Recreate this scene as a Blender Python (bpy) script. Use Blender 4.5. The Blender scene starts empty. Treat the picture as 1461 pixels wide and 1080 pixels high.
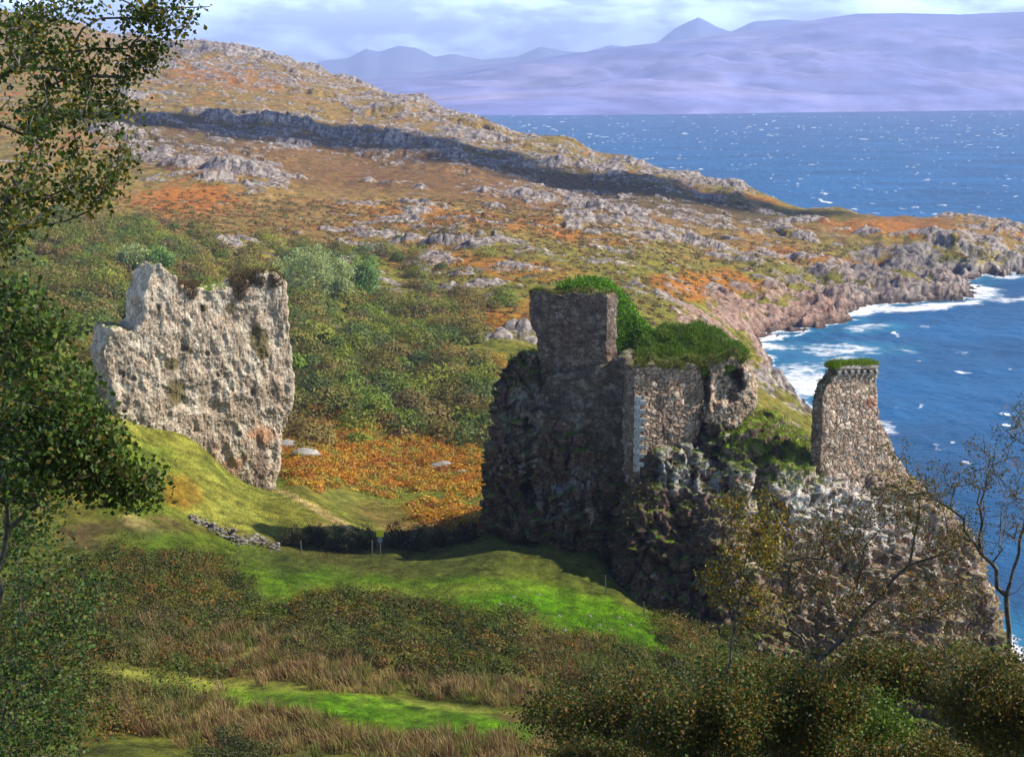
import bpy, bmesh, math, time
import numpy as np
from mathutils import Vector
T0 = time.time()
# ------------------------------------------------------------------ camera, world, sun, exposure
F = 2029.0; CX, CY = 730.5, 540.0; ZC = 62.0
TH = math.atan((CY - 140.0) / F)              # camera pitch, horizon at y = 140 of 1080
CT, ST = math.cos(TH), math.sin(TH)
sc = bpy.context.scene
COL = sc.collection
cam = bpy.data.objects.new('camera', bpy.data.cameras.new('camera')); COL.objects.link(cam)
cam.location = (0, 0, ZC); cam.rotation_euler = (math.pi/2 - TH, 0, 0)
cam.data.sensor_width = 36; cam.data.lens = 36 * F / 1461.0
cam.data.clip_start = 0.1; cam.data.clip_end = 80000
sc.camera = cam
SUN_EL, SUN_AZ = math.radians(40), math.atan2(1.0, 0.07)   # azimuth measured from +Y towards +X
SUN = Vector((math.sin(SUN_AZ)*math.cos(SUN_EL), math.cos(SUN_AZ)*math.cos(SUN_EL), math.sin(SUN_EL)))
sun = bpy.data.objects.new('sun', bpy.data.lights.new('sun', 'SUN')); COL.objects.link(sun)
sun.data.energy = 5.0; sun.data.angle = math.radians(0.5); sun.data.color = (1.0, 0.91, 0.78)
sun.rotation_euler = SUN.to_track_quat('Z', 'Y').to_euler()
sc.view_settings.view_transform = 'Standard'; sc.view_settings.look = 'None'
sc.view_settings.exposure = 1.0; sc.view_settings.gamma = 1
sc.render.engine = 'CYCLES'
sc.cycles.use_denoising = True
sc.cycles.max_bounces = 5; sc.cycles.diffuse_bounces = 2; sc.cycles.transparent_max_bounces = 8
sc.cycles.volume_bounces = 0
w = bpy.data.worlds.new('World'); sc.world = w; w.use_nodes = True
nt = w.node_tree; N = nt.nodes; L = nt.links
for n in list(N): N.remove(n)
wo = N.new('ShaderNodeOutputWorld'); bg = N.new('ShaderNodeBackground'); bg.inputs[1].default_value = 0.05
sky = N.new('ShaderNodeTexSky'); sky.sky_type = 'NISHITA'; sky.sun_disc = False
sky.sun_elevation = SUN_EL; sky.sun_rotation = SUN_AZ; sky.air_density = 1.0; sky.dust_density = 0.4; sky.ozone_density = 2.5
tc = N.new('ShaderNodeTexCoord')
mp = N.new('ShaderNodeMapping'); mp.inputs['Scale'].default_value = (15, 15, 44)
nz = N.new('ShaderNodeTexNoise'); nz.inputs['Scale'].default_value = 1.15; nz.inputs['Detail'].default_value = 7; nz.inputs['Roughness'].default_value = 0.55
nz.inputs['Distortion'].default_value = 0.25
cr = N.new('ShaderNodeValToRGB'); cr.color_ramp.elements[0].position = 0.44; cr.color_ramp.elements[1].position = 0.66
cr.color_ramp.elements[0].color = (0.30,0.30,0.30,1); cr.color_ramp.elements[1].color = (0.9,0.9,0.9,1)
mix = N.new('ShaderNodeMix'); mix.data_type = 'RGBA'; mix.inputs['B'].default_value = (52, 70, 90, 1)
L.new(tc.outputs['Generated'], mp.inputs[0]); L.new(mp.outputs[0], nz.inputs['Vector']); L.new(nz.outputs['Fac'], cr.inputs[0])
sx_ = N.new('ShaderNodeSeparateXYZ'); L.new(tc.outputs['Generated'], sx_.inputs[0])
lo = N.new('ShaderNodeMapRange'); L.new(sx_.outputs[2], lo.inputs[0]); lo.inputs[1].default_value = .08; lo.inputs[2].default_value = .16; lo.inputs[3].default_value = 1.0; lo.inputs[4].default_value = .0
ml = N.new('ShaderNodeMath'); ml.operation = 'MULTIPLY'; L.new(cr.outputs[0], ml.inputs[0]); L.new(lo.outputs[0], ml.inputs[1])
L.new(sky.outputs[0], mix.inputs['A']); L.new(ml.outputs[0], mix.inputs['Factor'])
L.new(mix.outputs['Result'], bg.inputs[0]); L.new(bg.outputs[0], wo.inputs[0])

# ------------------------------------------------------------------ projection helpers
def uv(px, py):
    a = (np.asarray(px, float) - CX) / F; b = -(np.asarray(py, float) - CY) / F
    d = CT + b*ST
    return a/d, (-ST + b*CT)/d
def P(px, py, D):
    u, v = uv(px, py)
    return np.stack([u*D, np.asarray(D, float) + 0*u, ZC + v*D], -1)
def proj(x, y, z):
    u = x/y; v = (z-ZC)/y; d = CT - v*ST
    return CX + F*u/d, CY - F*(ST + v*CT)/d
# ------------------------------------------------------------------ noise
rs = np.random.RandomState(7)
PERM = rs.permutation(4096).astype(np.int64); PERM = np.concatenate([PERM, PERM])
GR = rs.normal(size=(4096, 3)); GR /= np.linalg.norm(GR, axis=1)[:, None]; RV = rs.rand(4096, 3)
def _h(i, j, k=0, s=0):
    return PERM[(PERM[(PERM[(i + s*17) & 4095] + j) & 4095] + k) & 4095]
def pn2(x, y, s=0):
    xi = np.floor(x).astype(np.int64); yi = np.floor(y).astype(np.int64); fx = x-xi; fy = y-yi
    sx = fx*fx*fx*(fx*(fx*6-15)+10); sy = fy*fy*fy*(fy*(fy*6-15)+10)
    def g(a, b):
        t = _h(xi+a, yi+b, 0, s) & 4095; return GR[t, 0]*(fx-a) + GR[t, 1]*(fy-b)
    n0 = g(0,0); n1 = g(1,0); n2 = g(0,1); n3 = g(1,1)
    return ((n0+(n1-n0)*sx) + ((n2+(n3-n2)*sx)-(n0+(n1-n0)*sx))*sy)*1.6
def fbm2(x, y, o=4, s=0, r=0.5):
    t = 0; a = 1; m = 0
    for i in range(o):
        t = t + a*pn2(x*2**i + 13.7*i, y*2**i - 7.1*i, s+i); m += a; a *= r
    return t/m*1.3
def pn3(p, s=0):
    pi = np.floor(p).astype(np.int64); f = p-pi; sm = f*f*f*(f*(f*6-15)+10); out = 0
    for a in (0,1):
        wx = sm[:,0] if a else 1-sm[:,0]
        for b in (0,1):
            wy = sm[:,1] if b else 1-sm[:,1]
            for c in (0,1):
                wz = sm[:,2] if c else 1-sm[:,2]
                t = _h(pi[:,0]+a, pi[:,1]+b, pi[:,2]+c, s) & 4095
                out = out + wx*wy*wz*(GR[t,0]*(f[:,0]-a)+GR[t,1]*(f[:,1]-b)+GR[t,2]*(f[:,2]-c))
    return out*1.5
def fbm3(p, o=4, s=0, r=0.5):
    t = 0; a = 1; m = 0
    for i in range(o):
        t = t + a*pn3(p*2**i + 11.3*i, s+i); m += a; a *= r
    return t/m*1.3
def worley3(p, s=0):
    pi = np.floor(p).astype(np.int64); f1 = np.full(len(p), 9.); f2 = f1.copy(); idv = np.zeros(len(p), np.int64)
    for a in (-1,0,1):
        for b in (-1,0,1):
            for c in (-1,0,1):
                t = _h(pi[:,0]+a, pi[:,1]+b, pi[:,2]+c, s) & 4095
                d = np.linalg.norm(pi + np.array([a,b,c]) + 0.1+0.8*RV[t] - p, axis=1)
                m1 = d < f1
                f2 = np.where(m1, f1, np.minimum(f2, d)); idv = np.where(m1, t, idv); f1 = np.where(m1, d, f1)
    return f1, f2, idv
def worley2(x, y, s=0):
    xi = np.floor(x).astype(np.int64); yi = np.floor(y).astype(np.int64)
    f1 = np.full(x.shape, 9.); f2 = f1.copy(); idv = np.zeros(x.shape, np.int64)
    for a in (-1,0,1):
        for b in (-1,0,1):
            t = _h(xi+a, yi+b, 3, s) & 4095
            d = np.hypot(xi+a+0.1+0.8*RV[t,0]-x, yi+b+0.1+0.8*RV[t,1]-y)
            m1 = d < f1
            f2 = np.where(m1, f1, np.minimum(f2, d)); idv = np.where(m1, t, idv); f1 = np.where(m1, d, f1)
    return f1, f2, idv
def ss(a, b, x):
    t = np.clip((x-a)/(b-a), 0, 1); return t*t*(3-2*t)

# ------------------------------------------------------------------ mesh + material helpers
def npmesh(name, V, Fc, mat=None, smooth=False, **attrs):
    me = bpy.data.meshes.new(name); V = np.ascontiguousarray(V, np.float32); k = Fc.shape[1]
    me.vertices.add(len(V)); me.vertices.foreach_set('co', V.ravel())
    me.loops.add(Fc.size); me.loops.foreach_set('vertex_index', np.ascontiguousarray(Fc, np.int32).ravel())
    me.polygons.add(len(Fc)); me.polygons.foreach_set('loop_start', np.arange(0, Fc.size, k, dtype=np.int32))
    if smooth: me.polygons.foreach_set('use_smooth', np.ones(len(Fc), bool))
    for an, arr in attrs.items():
        if arr.ndim == 1:
            me.attributes.new(an, 'FLOAT', 'POINT').data.foreach_set('value', np.ascontiguousarray(arr, np.float32))
        else:
            c = np.ones((len(arr), 4), np.float32); lum_ = arr[:, :3].mean(1, keepdims=True); c[:, :3] = np.clip((lum_ + (arr[:, :3]-lum_)*1.22)*.80, .002, .9)
            me.attributes.new(an, 'FLOAT_COLOR', 'POINT').data.foreach_set('color', c.ravel())
    me.update(calc_edges=True)
    if mat: me.materials.append(mat)
    return me
def link(name, me, parent=None, **props):
    o = bpy.data.objects.new(name, me); COL.objects.link(o)
    if parent is not None: o.parent = parent
    for k, v in props.items():
        if v is not None: o[k] = v
    return o
def child(name, me, parent, **props):
    """mesh data is in world coordinates; parent is an Empty with only a location"""
    o = link(name, me, parent, **props)
    off = -np.array(parent.location, np.float32)
    n = len(me.vertices); a = np.empty(n*3, np.float32); me.vertices.foreach_get('co', a)
    a = (a.reshape(-1,3) + off).astype(np.float32); me.vertices.foreach_set('co', a.ravel()); me.update()
    return o
def empty(name, loc, label, cat, group=None):
    o = bpy.data.objects.new(name, None); COL.objects.link(o); o.location = [float(c) for c in loc]
    o['label'] = label; o['category'] = cat
    if group: o['group'] = group
    return o
def mat(name, build):
    m = bpy.data.materials.new(name); m.use_nodes = True; n = m.node_tree.nodes; l = m.node_tree.links
    for x in list(n): n.remove(x)
    out = n.new('ShaderNodeOutputMaterial'); build(m, n, l, out); return m
def nmix(n, l, a, b, fac, mode='MIX'):
    x = n.new('ShaderNodeMix'); x.data_type = 'RGBA'; x.blend_type = mode
    for s, v in (('A', a), ('B', b), ('Factor', fac)):
        sock = [i for i in x.inputs if i.name == s and (i.type == 'RGBA' if s != 'Factor' else i.type == 'VALUE')][0]
        if hasattr(v, 'is_output') or isinstance(v, bpy.types.NodeSocket): l.new(v, sock)
        else: sock.default_value = v if s == 'Factor' else (*v, 1)
    return [o for o in x.outputs if o.type == 'RGBA'][0]
def noise_node(n, l, scale, detail=6, rough=0.6, vec=None, dist=0):
    x = n.new('ShaderNodeTexNoise'); x.inputs['Scale'].default_value = scale; x.inputs['Detail'].default_value = detail
    x.inputs['Roughness'].default_value = rough; x.inputs['Distortion'].default_value = dist
    if vec is not None: l.new(vec, x.inputs['Vector'])
    return x.outputs['Fac']
def ramp(n, l, src, pts):
    x = n.new('ShaderNodeValToRGB'); e = x.color_ramp.elements
    while len(e) < len(pts): e.new(0.5)
    for i, (p, c) in enumerate(pts): e[i].position = p; e[i].color = (*c, 1) if not isinstance(c, (int, float)) else (c, c, c, 1)
    l.new(src, x.inputs[0]); return x.outputs[0]
def bump(n, l, h, strength, dist, prev=None):
    x = n.new('ShaderNodeBump'); x.inputs['Strength'].default_value = strength; x.inputs['Distance'].default_value = dist
    l.new(h, x.inputs['Height'])
    if prev is not None: l.new(prev, x.inputs['Normal'])
    return x.outputs[0]
def b_leaf(m, n, l, out):
    a = n.new('ShaderNodeAttribute'); a.attribute_name = 'col'
    d = n.new('ShaderNodeBsdfPrincipled'); d.inputs['Roughness'].default_value = 0.6; d.inputs['Specular IOR Level'].default_value = 0.25
    t = n.new('ShaderNodeBsdfTranslucent'); ms = n.new('ShaderNodeMixShader'); ms.inputs[0].default_value = 0.3
    l.new(a.outputs['Color'], d.inputs['Base Color']); l.new(a.outputs['Color'], t.inputs[0])
    l.new(d.outputs[0], ms.inputs[1]); l.new(t.outputs[0], ms.inputs[2]); l.new(ms.outputs[0], out.inputs[0])
M_LEAF = mat('foliage', b_leaf)
def b_bark(m, n, l, out):
    g = n.new('ShaderNodeTexCoord'); nz = noise_node(n, l, 9, 6, .65, g.outputs['Object'])
    c = ramp(n, l, nz, [(0.3, (.035,.028,.02)), (.55, (.10,.085,.065)), (.75, (.22,.20,.17))])
    d = n.new('ShaderNodeBsdfPrincipled'); d.inputs['Roughness'].default_value = .9
    l.new(c, d.inputs['Base Color']); l.new(bump(n, l, nz, .6, .02), d.inputs['Normal']); l.new(d.outputs[0], out.inputs[0])
M_BARK = mat('bark', b_bark)
def b_rockv(m, n, l, out):       # stone whose albedo comes from the 'col' attribute, fine grain from noise
    a = n.new('ShaderNodeAttribute'); a.attribute_name = 'col'; g = n.new('ShaderNodeTexCoord')
    n1 = noise_node(n, l, 7.5, 8, .75, g.outputs['Object']); n2 = noise_node(n, l, 1.3, 6, .65, g.outputs['Object'])
    k = ramp(n, l, n1, [(0.34, .30), (.48, .95), (.66, 1.6)])
    c = nmix(n, l, a.outputs['Color'], k, 1.0, 'MULTIPLY')
    k2 = ramp(n, l, n2, [(.35, .75), (.65, 1.2)]); c = nmix(n, l, c, k2, 1.0, 'MULTIPLY')
    d = n.new('ShaderNodeBsdfPrincipled'); d.inputs['Roughness'].default_value = .95; d.inputs['Specular IOR Level'].default_value = .15
    l.new(c, d.inputs['Base Color']); l.new(bump(n, l, n1, .9, .10), d.inputs['Normal']); l.new(d.outputs[0], out.inputs[0])
M_ROCK = mat('weathered_stone', b_rockv)
def plain(name, col, rough=.7):
    def b(m, n, l, out):
        g = n.new('ShaderNodeTexCoord'); nz = noise_node(n, l, 12, 5, .6, g.outputs['Object'])
        c = ramp(n, l, nz, [(.3, tuple(x*.7 for x in col)), (.7, tuple(min(1, x*1.2) for x in col))])
        d = n.new('ShaderNodeBsdfPrincipled'); d.inputs['Roughness'].default_value = rough
        l.new(c, d.inputs['Base Color']); l.new(d.outputs[0], out.inputs[0])
    return mat(name, b)
M_POST = plain('weathered_wood', (.22,.19,.15), .9)
M_YEL = plain('yellow_paint', (.75,.68,.03), .5); M_WHITE = plain('grey_notice', (.22,.24,.27), .6)

# ------------------------------------------------------------------ terrain heights
# visible control points (px, py, distance) and hidden ones ('z', px, distance, height)
CP = [
 (-150,20,1250),(0,15,1250),(100,30,1230),(200,55,1200),(300,60,1180),(400,82,1150),(500,115,1100),(600,142,1020),(700,176,930),(800,197,860),(900,222,800),(1000,247,750),(1065,268,700),
 (-150,100,850),(0,60,1000),(0,150,720),(0,250,500),(0,350,330),(0,450,225),(0,540,160),(-150,350,320),(-150,540,150),(-150,250,480),
 (200,100,950),(200,150,760),(200,200,620),(200,262,500),(200,300,430),(200,350,340),(200,400,270),(200,450,225),(100,480,195),
 (350,120,900),(350,165,760),(350,265,510),(350,310,430),(350,360,345),(400,420,280),(440,480,235),(440,540,215),(440,600,195),
 (500,160,850),(500,210,690),(500,265,555),(500,310,465),(550,360,390),(550,400,340),(550,450,290),(550,500,250),(550,560,215),
 (700,220,710),(700,262,580),(700,300,490),(700,350,400),(700,400,340),(700,450,290),(700,500,250),(690,560,215),(650,620,188),(600,660,168),(560,700,146),(650,700,144),(560,740,126),(660,735,125),
 (850,240,720),(850,280,600),(850,340,440),(850,400,350),(850,450,300),(900,300,530),(900,350,430),(900,260,640),(950,400,370),(960,440,330),
 (1000,280,640),(1000,320,540),(1000,360,470),(1020,400,410),(1010,440,352),(1060,455,372),
 (1100,283,670),(1100,320,575),(1100,350,510),(1110,382,455),(1200,298,650),(1200,330,560),(1200,362,500),(1200,388,460),(1290,308,640),(1300,335,560),(1400,312,625),(1461,330,590),(1560,345,570),(1400,350,535),(1461,352,545),
 (1290,382,478),(1260,394,458),(1350,408,462),(1180,400,452),(1130,425,430),(1120,445,402),
 (150,590,116.3),(390,695,125.5),(140,525,128),(250,560,128),(230,640,116),(300,665,118),(150,680,106),(300,710,111),(400,735,114),(500,765,112),(430,690,126),(520,745,122),
 (430,655,158),(430,625,180),(150,740,100),(0,700,105),(-150,700,105),(300,762,104),(150,800,93),(0,800,92),(400,790,103),(560,795,103.5),(670,788,103.8),
 (600,830,98),(800,840,98),(710,768,106),(780,758,107),(850,772,105.8),(760,805,101.8),(850,818,101.2),(640,806,101.5),(300,840,92),(0,900,80),(300,900,84),(600,890,89),(850,880,94),(950,915,90),(300,965,77),(600,960,80),(800,960,82),(0,1000,70),(300,1015,71),(600,1030,70),(800,1040,70),(0,1080,62),(300,1080,62),(700,1080,63),
 ('z',200,165,29),('z',300,150,23.5),('z',100,155,33),('z',390,142,22.5),
 ('z',1000,100,24),('z',1050,80,27),('z',1200,70,25.5),('z',1200,95,21),('z',1400,70,22),('z',1600,70,20),('z',1450,100,12),('z',1600,100,8),('z',1450,150,1.5),('z',1600,140,-2),('z',1450,200,-6),
 ('z',800,120,24),('z',900,160,18),('z',900,220,16),('z',950,280,13),('z',1050,120,17),('z',1050,160,12),('z',1060,210,10),('z',1080,262,7.5),('z',1130,262,3.2),('z',1165,262,1),('z',1050,310,6),('z',1075,325,3),('z',1095,338,-1),
 ('z',1200,130,12),('z',1200,170,5),('z',1200,210,1),('z',1210,250,-3),('z',1300,120,11),('z',1300,160,3),('z',1300,200,-4),('z',1170,290,-3),('z',1130,310,-3),
 ('z',1070,368,0.0),('z',1110,380,-.3),('z',1160,391,0),('z',1210,395,-1.2),('z',1100,352,-3),('z',1200,350,-6),('z',1180,412,0.0),('z',1190,425,1),('z',1250,438,0),('z',1320,445,0),('z',1390,452,-1),('z',1420,455,-3),('z',1300,405,-6),('z',1450,420,-7),
 ('z',1380,480,-1.5),('z',1440,500,-2.5),('z',1330,498,1),('z',1345,514,1.5),('z',1400,512,.3),('z',1461,516,.3),('z',1560,512,0),('z',1560,480,-5),
 ('z',1600,400,-8),('z',1350,300,-8),('z',1600,250,-8),
 ('z',-150,1600,110),('z',200,1500,80),('z',400,1450,40),('z',500,1350,20),('z',600,1250,-4),('z',700,1120,-6),('z',800,1030,-6),('z',900,950,-6),('z',1000,880,-6),('z',1065,790,-5),('z',1100,760,-5),('z',1200,740,-5),('z',1300,740,-5),('z',1461,690,-6),('z',1600,660,-6),
 ('z',1100,1100,-9),('z',1210,506,3),('z',1210,515,8.5),('z',1250,507,.5),('z',1250,516,9.5),('z',1300,508,0),('z',1300,517,10),('z',1350,510,-.5),('z',1350,520,10),('z',1400,512,-.5),('z',1400,524,9),('z',1450,520,3),('z',1180,446,1.5),('z',1180,454,6.5),('z',1230,440,0),('z',1230,449,5.5),('z',1280,441,0),('z',1280,450,4.5),('z',1330,446,0),('z',1330,453,3),('z',1300,1200,-9),('z',1600,1100,-9),('z',1300,1600,-9),('z',1700,1600,-9),('z',1000,1600,-9),('z',1450,900,-9),('z',2000,1300,-9),('z',800,1600,-9),('z',1400,900,-9),('z',900,1500,-9),('z',1700,600,-8),
 ('z',-500,1000,130),('z',-500,500,80),('z',-500,250,50),('z',-500,120,40),('z',-500,70,36),('z',2000,120,2),('z',2000,70,16),('z',2000,200,-6),('z',2000,400,-9),('z',2000,800,-9),
]
pu, pl, pv = [], [], []
for c in CP:
    if c[0] == 'z':
        pu.append((c[1]-CX)/F/CT); pl.append(math.log(c[2])); pv.append((c[3]-ZC)/c[2])
    else:
        a, b = uv(c[0], c[1]); pu.append(float(a)); pl.append(math.log(c[2])); pv.append(float(b))
pu, pl, pv = map(np.array, (pu, pl, pv)); KU = 4.2
def kern(du, dl): 
    r = np.sqrt(du*du*KU*KU + dl*dl + 1e-4); return r
A = kern(pu[:,None]-pu, pl[:,None]-pl); n_ = len(pu)
Q = np.stack([np.ones(n_), pu, pl], 1)
Mx = np.block([[A - 0.004*np.eye(n_), Q], [Q.T, np.zeros((3,3))]])
Wt = np.linalg.solve(Mx, np.concatenate([pv, np.zeros(3)]))
GU = np.linspace(-0.95, 0.95, 260); GL = np.linspace(math.log(30), math.log(1700), 420)
gg = np.zeros((len(GL), len(GU)))
for i, l_ in enumerate(GL):
    K = kern(GU[:,None]-pu, l_-pl); gg[i] = K@Wt[:n_] + Wt[n_] + Wt[n_+1]*GU + Wt[n_+2]*l_
def base_z(x, y):
    """smooth ground height"""
    yy = np.maximum(y, 31.0); u = np.clip(x/yy, -.949, .949); l_ = np.clip(np.log(yy), GL[0], GL[-1]-1e-6)
    fu = (u-GU[0])/(GU[1]-GU[0]); fl = (l_-GL[0])/(GL[1]-GL[0]); iu = np.clip(fu.astype(int),0,len(GU)-2); il = np.clip(fl.astype(int),0,len(GL)-2)
    fu = fu-iu; fl = fl-il
    v = (gg[il,iu]*(1-fu)+gg[il,iu+1]*fu)*(1-fl) + (gg[il+1,iu]*(1-fu)+gg[il+1,iu+1]*fu)*fl
    z = ZC + v*yy
    near = 60.2 - 0.53*np.maximum(y, -8) + 0.02*x*0 - 0.05*np.abs(x)*0
    t = ss(42, 62, y)
    return near*(1-t) + z*t
# rock domes and crags: px, D, half-width m, half-depth m, height m
DOMES = [(270,545,11,6,7),(345,540,13,5,7.5),(380,548,9,5,4),(230,560,9,6,5),(330,720,12,8,8),(390,730,14,8,9),(440,735,9,6,7),(300,740,11,8,5),
 (545,700,13,7,8),(575,705,9,6,6),(510,715,9,6,7),(640,690,9,6,4.5),(735,668,10,6,4),(470,720,10,6,4),(680,760,18,10,3),(780,690,12,8,3),(850,690,13,8,3),
 (330,1040,26,12,10),(380,1060,30,12,8),(270,1080,24,14,9),(450,1080,24,12,6),(520,1050,24,12,6),(230,950,22,12,6),(210,800,18,10,5),(240,690,14,8,4),(180,640,14,8,5),
 (590,920,20,10,4),(650,900,20,10,3),(560,860,16,9,3),(1150,585,9,6,3.5),(1080,600,10,6,3),(1120,575,8,4,3.5),(1020,680,14,8,2.5),(960,720,14,8,3),(900,740,14,8,3),(1180,640,12,7,1.5),(1340,630,2.5,2,1.5),
 (980,480,13,4,2.8),(930,500,12,4,3),(880,520,12,4,3),(1040,460,10,4,2.5),(830,520,10,4,2.6),(760,540,12,5,2.5),(700,545,9,4,2.2),(530,565,4,3,3),(560,555,5,3,3.2),(600,545,4,3,2.4),(960,475,2,2,1.8),
 (650,330,5,3,2.0),(735,270,4,2.5,2.6),(700,262,5,2.5,2.2),(590,410,8,4,2.2),(640,400,8,4,2.2),(540,420,8,4,2.4),(680,390,6,4,2),(320,350,7,3,1.8),(350,365,6,3,1.6),
 (1240,470,16,6,2.2),(1180,462,9,6,3),(1330,466,9,4,1.2),(1080,415,10,6,2.5),(1040,385,10,6,2.5),(1290,535,9,5,3),(1345,533,9,5,2.5),(1400,530,10,5,2),(1230,545,8,5,2),(1195,398,5,2.5,1.6),(1218,395,2.5,1.5,1.2),(1150,425,10,4,3),(1205,432,11,3,3.2),(1290,447,12,2.5,2.6),(1365,456,8,2.5,2.2),(1132,312,7,2,1.6),(1152,320,5,2,1.3),(1100,300,8,4,3),(1440,516,8,3,2.5)]
# (px, py, rx, ry, slope dy/dx, weight) painted rock density
ROCKD = [(380,110,320,60,.2,.50),(620,200,260,60,.2,.45),(700,340,260,60,.1,.42),(330,85,190,42,.18,0.79),(560,150,160,34,.25,0.74),(430,190,200,34,.1,0.74),(620,210,190,34,.12,0.79),(330,245,110,32,.15,0.85),(760,215,160,30,.25,0.63),(900,250,190,24,.22,0.74),(1010,265,80,16,.3,0.63),
 (600,315,150,34,.12,0.66),(560,370,110,60,.4,0.63),(680,370,120,60,.2,0.59),(850,290,220,18,.12,0.74),(960,340,210,14,.18,0.84),(1060,325,160,14,.15,0.74),(820,350,90,40,.1,0.38),(930,400,120,40,.2,0.48),
 (1050,455,140,34,.1,0.85),(1000,430,90,40,.2,0.63),(1240,415,180,34,.12,0.85),(1330,375,150,32,.0,0.85),(1430,350,60,40,.3,0.79),(1180,370,80,12,.1,0.63),(1200,330,120,12,.1,0.32),(900,470,140,30,.1,0.43),
 (740,485,50,14,.1,0.84),(340,355,50,10,.25,0.63),(1130,565,80,50,.4,0.85),(200,200,80,60,.1,0.63),(210,120,70,40,.1,0.63),(620,400,80,30,.3,0.53),(440,655,60,9,.05,0.38),(640,665,20,8,.2,0.53),(1100,540,60,20,.2,0.85)]
PAL = dict(under=(.035,.045,.014), bright=(.10,.215,.022), lime=(.265,.27,.075), scrub=(.085,.115,.022), olive=(.15,.14,.035), ochre=(.22,.148,.062), rust=(.33,.125,.038), brown=(.15,.088,.042),  # under: ground painted dark for the shade between scrub bushes
           straw=(.36,.27,.12), heath=(.06,.05,.025), sand=(.50,.38,.20), soil=(.14,.085,.05), dull=(.10,.12,.03))
# (px, py, rx, ry, slope, colour, weight)
PAINT = [
 (400,130,300,60,.2,'ochre',.6),(320,110,80,16,.1,'rust',.5),(500,240,330,40,.1,'brown',.95),(800,290,350,22,.12,'brown',.75),(250,190,120,30,.1,'heath',.6),(900,275,200,16,.2,'heath',.6),(1000,300,180,14,.15,'heath',.7),
 (430,290,260,22,.02,'ochre',.8),(270,285,75,20,.05,'rust',.95),(420,330,200,40,.05,'brown',.4),(560,345,110,16,.1,'ochre',.7),(700,320,200,16,.1,'rust',.55),(700,380,140,12,.1,'rust',.75),(930,330,170,14,.15,'ochre',.8),(860,380,140,25,.1,'olive',.7),(760,440,110,18,.1,'rust',.5),
 (980,410,60,16,.1,'rust',.9),(1050,400,60,14,.2,'rust',.85),(1110,360,130,14,.12,'ochre',.9),(1160,365,90,8,.12,'rust',.6),(1300,325,130,16,.05,'rust',.7),(1400,325,60,14,.1,'ochre',.7),(1260,310,90,10,.05,'brown',.5),(1180,300,80,10,.1,'olive',.7),
 (100,420,240,70,.05,'scrub',.8),(560,500,200,60,.2,'scrub',.8),(430,370,180,20,.1,'lime',.35),(570,400,90,50,.2,'olive',.5),(460,460,80,60,.1,'olive',.6),(640,540,90,60,.3,'scrub',.8),(660,450,80,10,.05,'rust',.7),(680,525,45,22,.1,'rust',1),(735,463,60,10,0,'rust',.9),
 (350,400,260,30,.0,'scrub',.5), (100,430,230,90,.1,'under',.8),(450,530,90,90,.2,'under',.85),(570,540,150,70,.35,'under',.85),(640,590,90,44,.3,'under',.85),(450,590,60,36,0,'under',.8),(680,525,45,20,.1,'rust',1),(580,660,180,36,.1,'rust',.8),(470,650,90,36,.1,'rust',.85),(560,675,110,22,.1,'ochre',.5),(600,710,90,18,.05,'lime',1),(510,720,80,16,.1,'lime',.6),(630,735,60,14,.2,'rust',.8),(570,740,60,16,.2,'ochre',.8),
 (300,700,220,60,.38,'lime',1),(160,600,60,80,.6,'lime',1),(200,690,60,60,.3,'bright',.5),(255,700,26,26,.3,'rust',.55),(430,745,70,20,.3,'olive',.7),(455,730,80,7,.55,'sand',1),(500,765,50,6,.3,'straw',.8),(380,775,120,12,.2,'brown',.6),
 (150,765,90,24,0,'soil',.8),(196,745,22,14,.4,'sand',.45),(235,750,28,16,.2,'soil',.9),(300,800,140,40,.15,'bright',.55),(420,840,80,30,.1,'bright',.7),(300,790,60,20,.2,'olive',.4),
 (520,800,200,30,0,'heath',.7),(700,800,200,36,0,'dull',.8),(720,860,260,26,.12,'bright',1),(870,890,160,34,.32,'bright',1),(600,840,160,10,.02,'lime',.5),(930,920,100,26,.4,'bright',1),
 (600,910,240,60,.1,'dull',.9),(200,850,200,50,.05,'dull',.9),(320,930,240,40,.05,'straw',.5),(520,940,60,30,.1,'brown',.4),(800,940,60,36,.2,'ochre',.7),(740,985,80,14,.1,'straw',.6),
 (420,990,340,14,.10,'lime',1),(560,1020,240,22,.12,'bright',.95),(330,1010,140,20,.08,'bright',.8),(280,1020,150,30,.1,'straw',.5),(600,1070,240,24,.05,'straw',.5),(700,1050,90,18,.1,'bright',.6),
 (790,1025,70,7,.1,'soil',.9),(900,1000,120,60,0,'dull',.8),(1100,590,60,40,.4,'olive',.4)]
def ell(px, py, e, k=None):
    dx = px-e[0]; dy = (py-e[1]) - e[4]*dx
    return np.sqrt((dx/e[2])**2 + (dy/e[3])**2)
def coast(x, y, z0):
    b = ss(-6, -1.5, z0)*ss(9, 2.5, z0)*ss(240, 290, y)
    r = 1-np.abs(fbm2(x/16+y/40, y/9-x/22, 3, 401, .6))*2.4
    return z0 + b*(r*2.2 - .6 + fbm2(x/6, y/7, 3, 403)*.7)
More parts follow.
